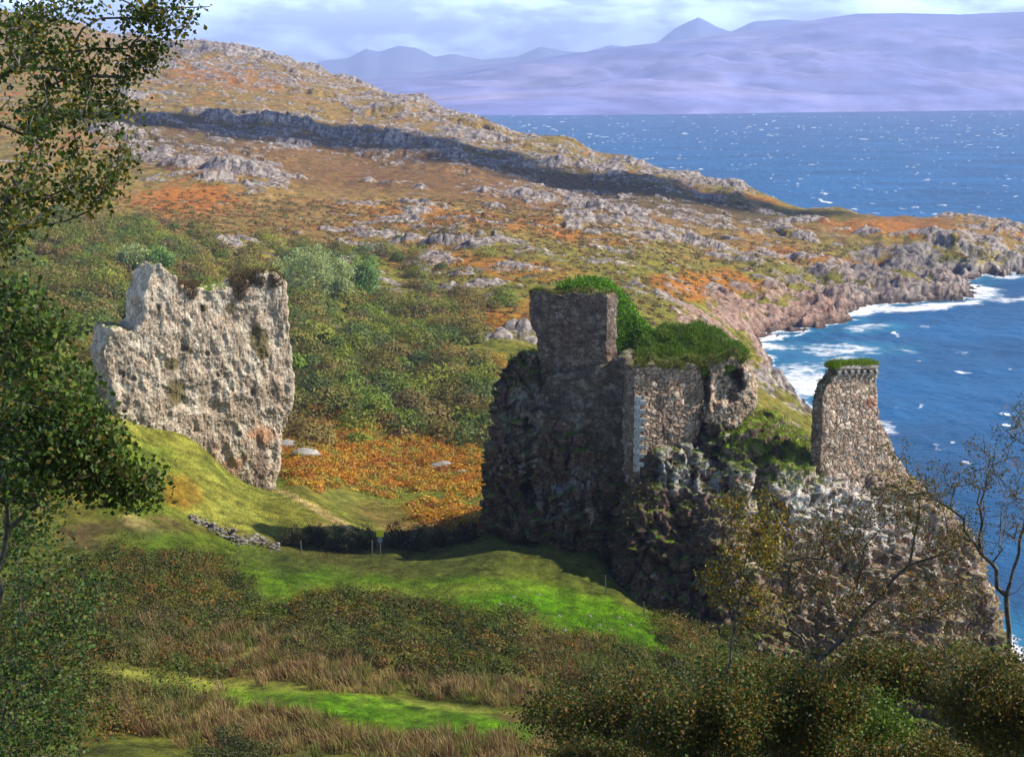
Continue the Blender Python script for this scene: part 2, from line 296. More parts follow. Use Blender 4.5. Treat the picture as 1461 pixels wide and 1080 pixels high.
def hfull(x, y):
    """ground height with crags and lumps, plus rock density and projected base position"""
    z0 = coast(x, y, base_z(x, y)); yy = np.maximum(y, 20.)
    px, py = proj(x, yy, z0)
    wx = fbm2(x/14, y/22, 3, 31); wy = fbm2(x/11, y/30, 3, 41)
    wpx = px + wx*26; wpy = py + wy*9
    dens = np.zeros_like(x)
    for e in ROCKD:
        r = ell(wpx, wpy, e); dens = np.maximum(dens, e[5]*ss(1.35, .55, r))
    land = ss(-.5, 1.5, z0)
    shore = ss(5.5, 1.0, z0)*ss(300, 340, y)
    dens = np.maximum(dens, shore)
    far = ss(140, 260, y); mid = ss(300, 520, y)
    # undulation
    z = z0 + far*(fbm2(x/60, y/90, 3, 5)*2.2*land) + fbm2(x/9, y/11, 3, 9)*.35*ss(60, 75, y)*land + fbm2(x/2.5, y/3, 2, 11)*.08*land
    # ledges: abrupt rise facing the camera, gentle fall behind
    wl = fbm2(x/45, y/38, 4, 15)*1.6 + fbm2(x/7, y/9, 3, 16)*.28
    for L_, amp, sd in ((46, 3.0, 0), (19, 1.5, 5)):
        t = y/L_ + wl*(46/L_)*.55 + x/(L_*6) + sd; fr = t-np.floor(t)
        prof = ss(0, .05, fr)*(1-fr)**1.3
        cellamp = np.clip(fbm2(x/34+np.floor(t)*3.1, np.floor(t)*7.7+y*0, 2, 21+sd)*1.6+.25, 0, 1.3)
        z = z + far*land*amp*prof*cellamp*(.12+.88*np.clip(dens*1.3, 0, 1))*(.45+.55*mid)
    # slabs
    sx = x/7.5 + wx*.9; sy = y/7.0 + wy*.9
    n1 = fbm2(sx*.55, sy*.5, 4, 51, .55)
    n2 = fbm2(x/22, y/26, 3, 61)
    thr = .62 - dens*.86
    rk = ss(thr, thr+.16, n1 + n2*.35)
    rk = rk*np.clip(dens*3, 0, 1)*far
    f1, f2, cid = worley2(x/3.4 + wx*.5, y/4.6 + wy*.4, 71)
    crack = ss(.02, .16, f2-f1)
    blk = RV[cid & 4095, 0]
    z = z + rk*land*(.6+.4*mid)*(.35 + .9*blk*crack + .5*np.abs(n1))
    # scattered boulders and small outcrops
    for sc_, sd, hh_ in ((6.5, 171, .75), (3.2, 173, .42)):
        s1, s2, sid = worley2((x+.25*y)/(sc_*1.7) + wx*.5, (y-.2*x)/(sc_*1.1) + wy*.5, sd); pr = RV[sid & 4095, 1]
        on = (pr < .01 + .13*np.clip(dens*1.5 + .22*ss(-.1, .5, n2) , 0, 1))*ss(190, 300, y)*land
        bp = on*ss(.42, .12, s1*(.8+.6*RV[sid & 4095, 2])); z = z + bp*hh_*(.5+RV[sid & 4095, 0]); bld = np.maximum(bld, bp) if sd == 173 else bp
    # domes
    dm = np.zeros_like(x)
    for (dpx, D, rx, ry, h) in DOMES:
        cx = (dpx-CX)/F/CT*D; m = (np.abs(x-cx) < rx*1.7) & (np.abs(y-D) < ry*1.9)
        if not m.any(): continue
        xx = (x[m]-cx)/rx + wx[m]*.35; yq = (y[m]-D)/ry + wy[m]*.3
        yq = np.where(yq < 0, yq*1.0, yq*.75)
        r = np.sqrt(xx*xx + yq*yq); p = np.clip(1-r**2.2, 0, 1)**.75
        z[m] += p*h*.55 + p*(.9*crack[m]*blk[m] + 1.0*n1[m]); dm[m] = np.maximum(dm[m], ss(0, .35, p))
    rk = np.maximum(rk, dm*ss(-.35, .05, n1+dens*.4))
    cap = ss(.05, .4, n2 + .25*fbm2(x/3, y/5, 2, 88))*ss(.1, .5, 1-dens*.75)
    rk = rk*(1-.8*cap*(dm < .3))
    rk = np.maximum(rk, shore*ss(-.3, .1, n1+.3))
    rib = 1-np.abs(fbm2(x/9+y/14, y/5-x/16, 4, 95, .6))*2.6
    z = z + rk*fbm2(x/1.8, y/2.6, 3, 91)*.35*far + shore*land*(rib-.3)*1.25
    soft = np.clip(.5 + (n1 + n2*.35 - thr - .06)*1.5, 0, 1)*np.clip(dens*3, 0, 1)*far
    soft = np.maximum(soft, np.maximum(dm*.75*ss(-.5, .2, n1+dens*.4), shore*.9)); soft = soft*(1-.55*cap*(dm < .3)*(shore < .3)); soft = np.maximum(soft, bld*.95)
    crv = 1 - crack*ss(-.9, .1, rib)
    z = np.where((y > 850) & (px > 1070), np.minimum(z, -9), z)
    return z, rk, soft, crv, px, py, wpx, wpy, n1, n2

NC, NR = 1000, 1400
c1 = np.linspace(-1, 1, NC); cc = np.sign(c1)*(np.abs(c1)*.72 + .50*np.clip(np.abs(c1)-.72, 0, 1)**1.0*1.0 + 0*c1)
cc = cc/np.abs(cc).max()
rows_near = np.linspace(-30, 45, 26)[:-1]; rows = np.concatenate([rows_near, np.exp(np.linspace(math.log(45), math.log(1650), NR))])
cl = np.tan(np.linspace(-.52,.52,NC))
GX = cl[None,:]*(np.maximum(rows, 0)[:,None] + 35); GY = np.repeat(rows[:,None], NC, 1)
X = GX.ravel(); Y = GY.ravel()
Z, RK, SOFT, CRV, BPX, BPY, WPX, WPY, N1, N2 = hfull(X, Y)
print('terrain heights', time.time()-T0)
# albedo of the ground cover
def mixc(c, k, w): 
    k = np.array(k)[None,:]; return c*(1-w[:,None]) + k*w[:,None]
n3 = fbm2(X/5, Y/8, 4, 101); n4 = fbm2(X/18, Y/30, 3, 103); n5 = fbm2(X/1.7, Y/3.0, 3, 105)
colr = np.tile(np.array(PAL['olive']), (len(X),1))
farw = ss(400, 330, BPY)
colr = mixc(colr, PAL['ochre'], farw*ss(-.25, .35, n3+n4*.6)); colr = mixc(colr, PAL['brown'], farw*ss(.0, .5, -n3-n4*.3))
colr = mixc(colr, PAL['rust'], farw*ss(.25, .5, n4-.2*n3)*.6); colr = mixc(colr, PAL['dull'], ss(700, 780, BPY)*.7)
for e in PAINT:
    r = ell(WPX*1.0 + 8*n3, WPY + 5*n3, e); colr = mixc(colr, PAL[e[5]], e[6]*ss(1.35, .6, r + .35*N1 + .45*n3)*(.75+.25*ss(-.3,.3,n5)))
f_ = ss(110, 200, Y)
colr = mixc(colr, PAL['brown'], f_*ss(.1,.5,n5)*.5); colr = mixc(colr, PAL['heath'], f_*ss(.3,.6,fbm2(X/6,Y/12,4,109))*.5)
colr = colr*(1 + .30*f_*n3 + .18*fbm2(X/1.2, Y/1.8, 3, 107))[:,None]
colr = np.clip(colr*(.80+.32*ss(150, 300, Y))[:,None], .004, .8)
# rock albedo: pale lichened gneiss inland, pinkish sandstone and dark tide line at the shore
rn = fbm2(X/2.2, Y/3.0, 4, 111, .6)
rc = np.tile(np.array([.45,.395,.35]), (len(X),1)); rc = mixc(rc, (.15,.135,.13), ss(-.02, .38, rn)); rc = mixc(rc, (.64,.57,.49), ss(.08, .5, -rn)*.8); rc = mixc(rc, (.07,.06,.055), CRV*.75)
pink = ss(1.25, .8, ell(BPX, BPY, (1090,470,150,60,.0)))*ss(-.3, .3, rn+.2); rc = mixc(rc, (.46,.27,.19), pink*.6)
pink2 = ss(1.25, .8, ell(BPX, BPY, (1200,430,230,50,.0)))*ss(0, .4, -rn+.1); rc = mixc(rc, (.36,.24,.19), pink2*.6)
tide = ss(2.0, .7, Z + rn*.8); rc = mixc(rc, (.07,.055,.045), tide*.9)
rc = mixc(rc, (.10,.105,.10), ss(1.2,.85,ell(BPX,BPY,(1300,372,100,24,.05)))*ss(12, 8, Z)*.4); rc *= .82  # headland cliff face painted darker, its shade put into the rock colour
yl = ss(1.2,.6,ell(BPX,BPY,(1410,375,30,14,0)))*ss(0,.3,rn); rc = mixc(rc, (.40,.33,.05), yl)
ter_faces = None
def grid_faces(nr, nc):
    i = np.arange(nr-1)[:,None]*nc + np.arange(nc-1)[None,:]; i = i.ravel()
    return np.stack([i, i+1, i+nc+1, i+nc], 1)
FT = grid_faces(len(rows), NC)
keep = (Z.reshape(len(rows), NC) > -7.5); k4 = (keep[:-1,:-1] | keep[1:,:-1] | keep[:-1,1:] | keep[1:,1:]).ravel()
FT = FT[k4]
def b_ground(m, n, l, out):
    a = n.new('ShaderNodeAttribute'); a.attribute_name = 'veg'; r = n.new('ShaderNodeAttribute'); r.attribute_name = 'stone'; rm = n.new('ShaderNodeAttribute'); rm.attribute_name = 'rock'
    g = n.new('ShaderNodeTexCoord'); o = g.outputs['Object']
    f1 = noise_node(n, l, .9, 8, .72, o); f2 = noise_node(n, l, 4.5, 6, .7, o); f3 = noise_node(n, l, .22, 6, .65, o)
    c = nmix(n, l, a.outputs['Color'], ramp(n, l, f1, [(.34, .40), (.5, 1.0), (.66, 1.6)]), 1., 'MULTIPLY')
    f5 = noise_node(n, l, .35, 8, .72, o, .3); c = nmix(n, l, c, ramp(n, l, f5, [(.36, .62), (.5, 1.0), (.62, 1.35)]), 1., 'MULTIPLY')
    c = nmix(n, l, c, ramp(n, l, f2, [(.3, .65), (.7, 1.35)]), 1., 'MULTIPLY')
    c = nmix(n, l, c, ramp(n, l, f3, [(.3, (.75,.85,.8)), (.7, (1.25,1.15,1.1))]), 1., 'MULTIPLY')
    s = nmix(n, l, r.outputs['Color'], ramp(n, l, f1, [(.28, .30), (.45, .9), (.72, 1.35)]), 1., 'MULTIPLY')
    s = nmix(n, l, s, ramp(n, l, f2, [(.3, .7), (.7, 1.3)]), 1., 'MULTIPLY')
    # ragged edge between stone and turf
    ad = n.new('ShaderNodeMath'); ad.operation = 'ADD'; l.new(rm.outputs['Fac'], ad.inputs[0])
    sb = n.new('ShaderNodeMath'); sb.operation = 'MULTIPLY_ADD'; l.new(f1, sb.inputs[0]); sb.inputs[1].default_value = 2.0; sb.inputs[2].default_value = -1.0; l.new(sb.outputs[0], ad.inputs[1])
    fac = ramp(n, l, ad.outputs[0], [(.44, 0.), (.54, 1.)])
    f4 = noise_node(n, l, .42, 8, .75, o, .4); s = nmix(n, l, s, ramp(n, l, f4, [(.36, .16), (.46, .8), (.62, 1.25)]), 1., 'MULTIPLY')
    cc_ = nmix(n, l, c, s, fac)
    d = n.new('ShaderNodeBsdfPrincipled'); d.inputs['Roughness'].default_value = .95; d.inputs['Specular IOR Level'].default_value = .1
    l.new(cc_, d.inputs['Base Color'])
    b1 = bump(n, l, f1, .7, .5); b2 = bump(n, l, f2, .6, .12, b1); l.new(b2, d.inputs['Normal']); l.new(d.outputs[0], out.inputs[0])
M_GROUND = mat('moorland', b_ground)
V = np.stack([X, Y, Z], 1)
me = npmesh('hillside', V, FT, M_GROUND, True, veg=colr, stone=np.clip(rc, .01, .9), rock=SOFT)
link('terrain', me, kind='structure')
print('terrain', time.time()-T0, len(V))
Zg = Z.reshape(len(rows), NC)
def ground(x, y):
    return hfull(np.atleast_1d(np.asarray(x, float)), np.atleast_1d(np.asarray(y, float)))[0]

# ------------------------------------------------------------------ sea
def b_sea(m, n, l, out):
    g = n.new('ShaderNodeTexCoord'); o = g.outputs['Object']
    mp = n.new('ShaderNodeMapping'); l.new(o, mp.inputs[0]); mp.inputs['Scale'].default_value = (.6, 1.0, 1); mp.inputs['Rotation'].default_value = (0,0,.25)
    w1 = noise_node(n, l, .10, 10, .68, mp.outputs[0], .3); w2 = noise_node(n, l, .012, 6, .6, mp.outputs[0]); w3 = noise_node(n, l, .9, 6, .7, mp.outputs[0])
    fo = n.new('ShaderNodeAttribute'); fo.attribute_name = 'foam'; de = n.new('ShaderNodeAttribute'); de.attribute_name = 'shallow'
    base = ramp(n, l, w2, [(.35, (.002,.062,.165)), (.65, (.005,.115,.29))])
    base = nmix(n, l, base, (.02,.26,.34), de.outputs['Fac'])
    ad = n.new('ShaderNodeMath'); ad.operation = 'MULTIPLY_ADD'; l.new(w1, ad.inputs[0]); ad.inputs[1].default_value = 2.6; sbf = n.new('ShaderNodeMath'); sbf.operation = 'SUBTRACT'; l.new(fo.outputs['Fac'], sbf.inputs[0]); sbf.inputs[1].default_value = 1.3+.7; l.new(sbf.outputs[0], ad.inputs[2])
    ad2 = n.new('ShaderNodeMath'); ad2.operation = 'MULTIPLY_ADD'; l.new(w3, ad2.inputs[0]); ad2.inputs[1].default_value = 1.4; l.new(ad.outputs[0], ad2.inputs[2])
    fac = ramp(n, l, ad2.outputs[0], [(.45, 0.), (.85, 1.)])
    gt = ramp(n, l, fo.outputs['Fac'], [(.05, 0.), (.18, 1.)]); fac = nmix(n, l, (0,0,0), gt, fac)
    c = nmix(n, l, base, (.85,.88,.90), fac)
    d = n.new('ShaderNodeBsdfPrincipled'); d.inputs['Roughness'].default_value = .35; d.inputs['Specular IOR Level'].default_value = .28; d.inputs['IOR'].default_value = 1.33
    l.new(c, d.inputs['Base Color'])
    b = bump(n, l, w1, 1., 2.6); b = bump(n, l, w3, .8, .35, b); l.new(b, d.inputs['Normal'])
    l.new(d.outputs[0], out.inputs[0])
M_SEA = mat('sea_water', b_sea)
SC_, SR_ = 1000, 1150
srow = 1/np.linspace(1/150., 1/16000., SR_)      # even steps down the picture
srow = np.concatenate([[60, 100], srow, [20500]])
sl = np.linspace(-.75, .8, SC_)
SX = (sl[None,:]*(srow[:,None]+60)).ravel(); SY = np.repeat(srow, SC_)
sf = ss(9000, 600, SY)
wav = fbm2(SX/9 + fbm2(SX/40, SY/60, 2, 203), SY/16, 4, 201, .55)
SZ = wav*.55*ss(150, 220, SY)
tz = np.full(len(SX), -9.); near = (SY > 120) & (SY < 1100) & (np.abs(SX) < 700); tz[near] = coast(SX[near], SY[near], base_z(SX[near], SY[near]))
spx, spy = proj(SX, SY, SX*0)
fwx = fbm2(SX/20, SY/30, 3, 211)
foam = ss(-1.6, .4, tz + fwx*1.2)*.9
foam[~near] = 0
STREAK = [(1200,498,90,10,.0,.75),(1110,496,60,8,0,.6),(1150,545,60,22,0,.9),(1160,520,80,10,-.1,.55),(1240,468,50,7,-.05,.7),(1210,448,90,8,-.12,.8),(1330,438,90,7,-.1,.85),(1400,420,50,14,.1,.85),(1430,395,60,6,0,.6),(1440,428,60,6,0,.6),
 (1265,608,26,12,.2,.6),(1150,560,26,16,0,.8),(1365,600,22,6,.3,.45),(1280,585,30,5,0,.4),(1290,500,22,5,.2,.4),(1360,502,22,4,.1,.4),(1310,465,20,5,.2,.4),(1355,640,30,5,0,.35)]
fp = fbm2(SX/6, SY/14, 3, 213); 
for e in STREAK:
    foam = np.maximum(foam, e[5]*ss(1.3, .3, ell(spx + 14*fwx, spy + 3*fp, e)))
# whitecaps: crests picked out of an anisotropic wave field
def caps(sx, sy, s, thr):
    sx *= .62; sy *= .7
    a = pn2(SX/sx + .7*fbm2(SX/sx/3, SY/sy/3, 2, s+3), SY/sy, s); b = ss(.0, .5, fbm2(SX/(sx*9), SY/(sy*7), 2, s+1)+.25)
    return ss(thr, thr+.16, a*(.6+.5*b))
D_ = SY
cap = np.maximum(caps(6, 7, 221, .56)*ss(1500, 500, D_)*.40, caps(8, 22, 231, .48)*ss(400, 800, D_)*ss(4500, 2000, D_)*.62)
cap = np.maximum(cap, caps(17, 70, 241, .45)*ss(1500, 2600, D_)*ss(11000, 7000, D_)*.75)
foam = np.maximum(foam, cap*1.6)
shal = ss(-3.5, -.5, tz + fwx*1.5)*.3; shal[~near] = 0
for e in STREAK[:5]: shal = np.maximum(shal, .3*ss(1.5, .8, ell(spx + 14*fwx, spy + 3*fp, e)))
me = npmesh('sea', np.stack([SX, SY, SZ + foam*.25*sf], 1), grid_faces(len(srow), SC_), M_SEA, True, foam=foam, shallow=shal)
link('sea', me, kind='structure')

# ------------------------------------------------------------------ far shore and mountains
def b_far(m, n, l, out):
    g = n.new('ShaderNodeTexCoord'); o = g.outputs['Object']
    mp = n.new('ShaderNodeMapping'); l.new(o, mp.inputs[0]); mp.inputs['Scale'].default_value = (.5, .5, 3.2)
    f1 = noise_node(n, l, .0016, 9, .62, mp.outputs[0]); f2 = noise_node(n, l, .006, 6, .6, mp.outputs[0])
    c = ramp(n, l, f1, [(.34, (.12,.16,.38)), (.5, (.24,.25,.50)), (.66, (.34,.31,.50))])  # blue-violet of the distant haze painted into the moor colour
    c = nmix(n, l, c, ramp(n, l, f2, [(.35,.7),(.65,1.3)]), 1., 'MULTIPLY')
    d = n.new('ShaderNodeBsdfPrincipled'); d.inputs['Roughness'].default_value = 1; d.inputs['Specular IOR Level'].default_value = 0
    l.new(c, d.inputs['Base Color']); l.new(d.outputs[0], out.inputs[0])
M_FAR = mat('haze_tinted_moor', b_far)
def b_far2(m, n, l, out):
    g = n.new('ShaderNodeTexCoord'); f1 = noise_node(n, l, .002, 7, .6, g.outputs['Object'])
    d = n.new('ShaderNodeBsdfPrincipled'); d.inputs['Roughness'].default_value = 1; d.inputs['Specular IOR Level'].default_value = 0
    l.new(ramp(n, l, f1, [(.35, (.20,.30,.50)), (.65, (.34,.42,.60))]), d.inputs['Base Color']); l.new(d.outputs[0], out.inputs[0])  # mountain colour tinted pale blue to carry the haze
M_FAR2 = mat('haze_tinted_rock', b_far2)
def far_land(name, prof, D0, D1, D2, amp, seed, nr=150, nc=420, mt=None):
    """prof: (px, py) skyline; D0(px) shore distance; ridge at D1, ends at D2"""
    u = np.linspace(-.55, .62, nc); px = CX + u*F*.985
    sk = np.interp(px, [p[0] for p in prof], [p[1] for p in prof])
    hz = -(sk-140)/F*D1/1.0 + ZC
    t = np.linspace(0, 1, nr)[:,None]; d0 = np.interp(px, *D0)[None,:]
    Dm = np.where(t < .7, d0 + (D1-d0)*(t/.7), D1 + (D2-D1)*(t-.7)/.3)
    tt = t/.7
    h = np.where(t < .7, 2 + hz[None,:]*(.10*ss(0,.05,tt)+.9*np.clip(tt,0,1)**1.25), hz[None,:]*(1-ss(.7, 1, t)))
    xx = u[None,:]*Dm
    q = fbm2(xx/1100, Dm/900, 5, seed, .55)
    h = h + q*amp*np.sin(np.clip(tt,0,1)*math.pi)*np.clip(hz[None,:]/400, .15, 1) - 3*(t == 0)*4
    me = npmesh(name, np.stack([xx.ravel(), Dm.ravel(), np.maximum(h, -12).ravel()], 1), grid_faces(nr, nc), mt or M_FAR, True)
    return link(name, me, kind='structure')
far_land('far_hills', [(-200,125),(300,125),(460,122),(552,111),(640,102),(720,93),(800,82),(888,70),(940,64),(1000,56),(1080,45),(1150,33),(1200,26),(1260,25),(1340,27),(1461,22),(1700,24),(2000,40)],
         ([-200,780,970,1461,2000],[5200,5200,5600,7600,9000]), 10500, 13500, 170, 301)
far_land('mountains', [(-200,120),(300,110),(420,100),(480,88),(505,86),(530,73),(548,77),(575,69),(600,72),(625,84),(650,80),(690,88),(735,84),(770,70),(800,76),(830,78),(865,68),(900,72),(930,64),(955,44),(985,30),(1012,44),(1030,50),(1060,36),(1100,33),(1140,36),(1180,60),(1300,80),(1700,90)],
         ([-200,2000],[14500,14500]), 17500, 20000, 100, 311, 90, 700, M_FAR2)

# ------------------------------------------------------------------ clouds above the hill (their shade lies on it)
def b_cloud(m, n, l, out):
    d = n.new('ShaderNodeBsdfDiffuse'); d.inputs[0].default_value = (.85,.87,.9,1); l.new(d.outputs[0], out.inputs[0])
M_CLOUD = mat('cloud', b_cloud)
def ico(sub):
    bm = bmesh.new(); bmesh.ops.create_icosphere(bm, subdivisions=sub, radius=1)
    v = np.array([x.co for x in bm.verts]); f = np.array([[q.index for q in p.verts] for p in bm.faces]); bm.free(); return v, f
IV, IF = ico(5); IV3, IF3 = ico(3)
def cloud(px, py, D, rx, ry, seed, label):
    g = P(px, py, D); h = 1350 - g[2]; c = g + np.array(SUN)*h/SUN[2]
    v = IV*np.array([rx, ry, 38]); v = v*(1 + .85*fbm3(IV*3.2 + seed, 5, seed, .6))[:,None]; v[:,2] = np.where(v[:,2] < 0, v[:,2]*.4, v[:,2]*1.5)
    o = link('cloud', npmesh('cloud', v, IF, M_CLOUD, True), label=label, category='cloud', group='clouds over the moor'); o.location = [float(a) for a in c]
cloud(300, 215, 700, 40, 30, 3, 'cloud whose shade falls on the crags near the summit end')
cloud(470, 205, 720, 44, 34, 11, 'broad cloud whose shade darkens the middle crags of the hill')
cloud(640, 232, 690, 36, 26, 15, 'cloud whose shade lies on the grey crags above the ochre moor')
cloud(830, 268, 650, 44, 24, 8, 'long cloud whose shade crosses the moor above the bay')
cloud(1010, 298, 620, 56, 22, 5, 'smallest cloud whose shade lies on the low crags by the headland')
print('far', time.time()-T0)

# ------------------------------------------------------------------ solids -> remeshed rock and masonry
def hull_bm(bm, pts):
    t = bmesh.new(); vs = [t.verts.new(p) for p in pts]; r = bmesh.ops.convex_hull(t, input=vs)
    for v in [v for v in t.verts if not v.link_faces]: t.verts.remove(v)
    bmesh.ops.recalc_face_normals(t, faces=t.faces)
    m = bpy.data.meshes.new('tmp'); t.to_mesh(m); t.free(); bm.from_mesh(m); bpy.data.meshes.remove(m)
def prism_bm(bm, poly, Dl, Dr, thick, pxl=None, pxr=None, side=0.0):
    """poly (px,py) clockwise or not; plane distance runs linearly from pxl (Dl) to pxr (Dr)"""
    xs = [p[0] for p in poly]; pxl = min(xs) if pxl is None else pxl; pxr = max(xs) if pxr is None else pxr
    fr = [P(p[0], p[1], Dl + (Dr-Dl)*(p[0]-pxl)/(pxr-pxl)) for p in poly]
    a = np.array(fr[0]); pl_, pr_ = P(pxl, 500, Dl), P(pxr, 500, Dr); d = pr_-pl_; nn = np.array([-d[1], d[0], 0]); nn /= np.linalg.norm(nn)
    if nn[1] < 0: nn = -nn
    bk = [p + nn*thick + np.array([side,0,0]) for p in fr]
    t = bmesh.new(); A_ = [t.verts.new(p) for p in fr]; B_ = [t.verts.new(p) for p in bk]; k = len(poly)
    t.faces.new(A_); t.faces.new(B_[::-1])
    for i in range(k): t.faces.new([A_[i], B_[i], B_[(i+1)%k], A_[(i+1)%k]])
    bmesh.ops.triangulate(t, faces=t.faces); bmesh.ops.recalc_face_normals(t, faces=t.faces)
    m = bpy.data.meshes.new('tmp'); t.to_mesh(m); t.free(); bm.from_mesh(m); bpy.data.meshes.remove(m)
def remesh(bm, voxel, smooth=0):
    m = bpy.data.meshes.new('tmp'); bm.to_mesh(m); bm.free(); o = bpy.data.objects.new('tmp', m); COL.objects.link(o)
    r = o.modifiers.new('r', 'REMESH'); r.mode = 'VOXEL'; r.voxel_size = voxel
    if smooth:
        s = o.modifiers.new('s', 'SMOOTH'); s.iterations = smooth; s.factor = .5
    dg = bpy.context.evaluated_depsgraph_get(); e = o.evaluated_get(dg); q = e.to_mesh()
    v = np.empty(len(q.vertices)*3, np.float32); q.vertices.foreach_get('co', v); v = v.reshape(-1,3).astype(float)
    nr = np.empty(len(q.vertices)*3, np.float32); q.vertices.foreach_get('normal', nr); nr = nr.reshape(-1,3).astype(float)
    f = np.array([p.vertices[:] for p in q.polygons if len(p.vertices) == 4], np.int32)
    e.to_mesh_clear(); bpy.data.objects.remove(o); bpy.data.meshes.remove(m)
    return v, nr, f
def normals(v, f):
    n = np.cross(v[f[:,2]]-v[f[:,0]], v[f[:,3]]-v[f[:,1]]); out = np.zeros_like(v)
    for k in range(4): 
        for a in range(3): out[:,a] += np.bincount(f[:,k], n[:,a], len(v))
    return out/(np.linalg.norm(out, axis=1)[:,None]+1e-9)
def lerp(a, b, w): return a*(1-w[:,None]) + np.asarray(b)*w[:,None]
def masonry(v, nr, f, stone=(.42,.42,.27), relief=.07, erode=.12, red=.2, tint=(.25,.17,.12), pale=(.42,.36,.29), mort=(.09,.075,.06), seed=0, lich=.3):
    v = v + nr*(fbm3(v/1.6, 4, seed+5)*erode*2)[:,None]
    q = v + .13*np.stack([fbm3(v*1.6, 3, seed+11), fbm3(v*1.6, 3, seed+12), fbm3(v*1.6, 3, seed+13)], 1)
    f1, f2, cid = worley3(q/np.array(stone), seed)
    h1, h2, hid = worley3(q/(np.array(stone)*.5), seed+3); big_ = RV[cid & 4095, 0] > .45
    f1 = np.where(big_, f1, h1*.6); f2 = np.where(big_, f2, h2*.6); cid = np.where(big_, cid, hid)
    e = ss(.02, .16, f2-f1); rnd = RV[cid & 4095]
    v = v + nr*((e-.6)*relief*.75*(.5+rnd[:,0]))[:,None]
    n2 = normals(v, f)
    c = lerp(np.tile(np.array(tint), (len(v),1)), pale, ss(.35, 1., rnd[:,1])*.9)
    c = lerp(c, (.30,.14,.09), (rnd[:,2] > .8)*red); c = c*(.6+.8*rnd[:,0:1])*(1+.5*fbm3(v/1.8, 4, seed+51))[:,None]
    c = lerp(c, mort, (1-e)*.85)
    ln = fbm3(v/.8, 4, seed+21); c = lerp(c, (.52,.51,.45), ss(.18, .45, ln)*lich); c = lerp(c, (.07,.09,.025), ss(.55,.9,n2[:,2])*.5)
    return v, n2, np.clip(c, .01, .9)
def rocky(v, nr, f, big=.9, med=.35, cob=.12, cs=.35, seed=0, base=(.20,.145,.11), dark=(.055,.045,.04), pale=(.55,.53,.47), lich=.35, zs=1.0, grass=.75, strata=0):
    S = np.array([1,1,zs])
    v = v + nr*(fbm3(v*S/4.5, 3, seed)*big)[:,None]; nr = normals(v, f)
    rg = 1-np.abs(fbm3(v*S/1.6, 3, seed+3))*2.2
    v = v + nr*((rg-.5)*med)[:,None]
    f1, f2, cid = worley3(v*S/cs, seed+7); e = ss(.02, .3, f2-f1); rnd = RV[cid & 4095]
    if strata:
        t = v[:,2]/1.5 + .35*v[:,0]/3 + fbm3(v/2.6, 3, seed+31)*1.1; fr = t-np.floor(t); hz = nr*np.array([1,1,.15])
        v = v + hz*((fr**1.6-.4)*strata*(.4+1.2*RV[(np.floor(t).astype(int)*7+3) & 4095, 0]))[:,None]
    k1, k2, _ = worley3((v+.35*np.stack([fbm3(v/1.1,3,seed+41),fbm3(v/1.1,3,seed+42),fbm3(v/1.1,3,seed+43)],1))/np.array([1.7,1.7,3.1]), seed+33); ck = 1-ss(.02,.11,k2-k1)
    if strata: v = v - nr*(ck*.30)[:,None]
    g1, g2, gid = worley3(v*S/(cs*3.2), seed+9)
    v = v + nr*((e-.5)*cob*(.4+rnd[:,0]) + (RV[gid & 4095, 0]-.5)*cob*1.6)[:,None]
    n2 = normals(v, f)
    c = np.tile(np.array(base), (len(v),1))*(.65+.7*rnd[:,0:1])
    c = lerp(c, dark, ss(.15, .6, -rg + .35*(1-e))*.8 + .0*e); c = lerp(c, dark, (1-e)*.55)
    ln = fbm3(v*S/1.3, 6, seed+21, .72); c = lerp(c, pale, ss(.04, .20, ln + lich - .3)*(.35+.65*rnd[:,1])*ss(-.5,.1,n2[:,2]))
    c = lerp(c, dark, ck*(.75 if strata else .35))
    if grass < 1: c = lerp(c, (.10,.16,.025), ss(grass, grass+.15, n2[:,2] + .2*ln))
    return v, n2, c
def tri_leaves(C, size, rng, cols, up=.3, aspect=.55, lean=None, stretch=1.0):
    """one rhombus per centre; C (n,3)"""
    n = len(C); d = rng.normal(size=(n,3)); d[:,2] += up
    if lean is not None: d += lean
    d /= np.linalg.norm(d, axis=1)[:,None]; s = np.cross(d, rng.normal(size=(n,3))); s /= np.linalg.norm(s, axis=1)[:,None]
    sz = size*(.6+.8*rng.rand(n)); a = d*sz[:,None]*stretch*.5; b = s*(sz*aspect)[:,None]*.5
    m = d*sz[:,None]*.08
    V = np.stack([C-a, C+b-m, C+a, C-b-m], 1).reshape(-1,3); Fq = np.arange(4*n).reshape(n,4)
    return V, Fq, np.repeat(cols, 4, 0)
def pick(pal, n, rng, var=.25):
    pal = np.array(pal); c = pal[rng.randint(len(pal), size=n)]; return np.clip(c*(1+var*(rng.rand(n,1)*2-1)) , .003, .9)
def join(L_):
    V = []; Fq = []; C = []; o = 0
    for v, f, c in L_:
        V.append(v); Fq.append(f+o); C.append(c); o += len(v)
    return np.concatenate(V), np.concatenate(Fq), np.concatenate(C)
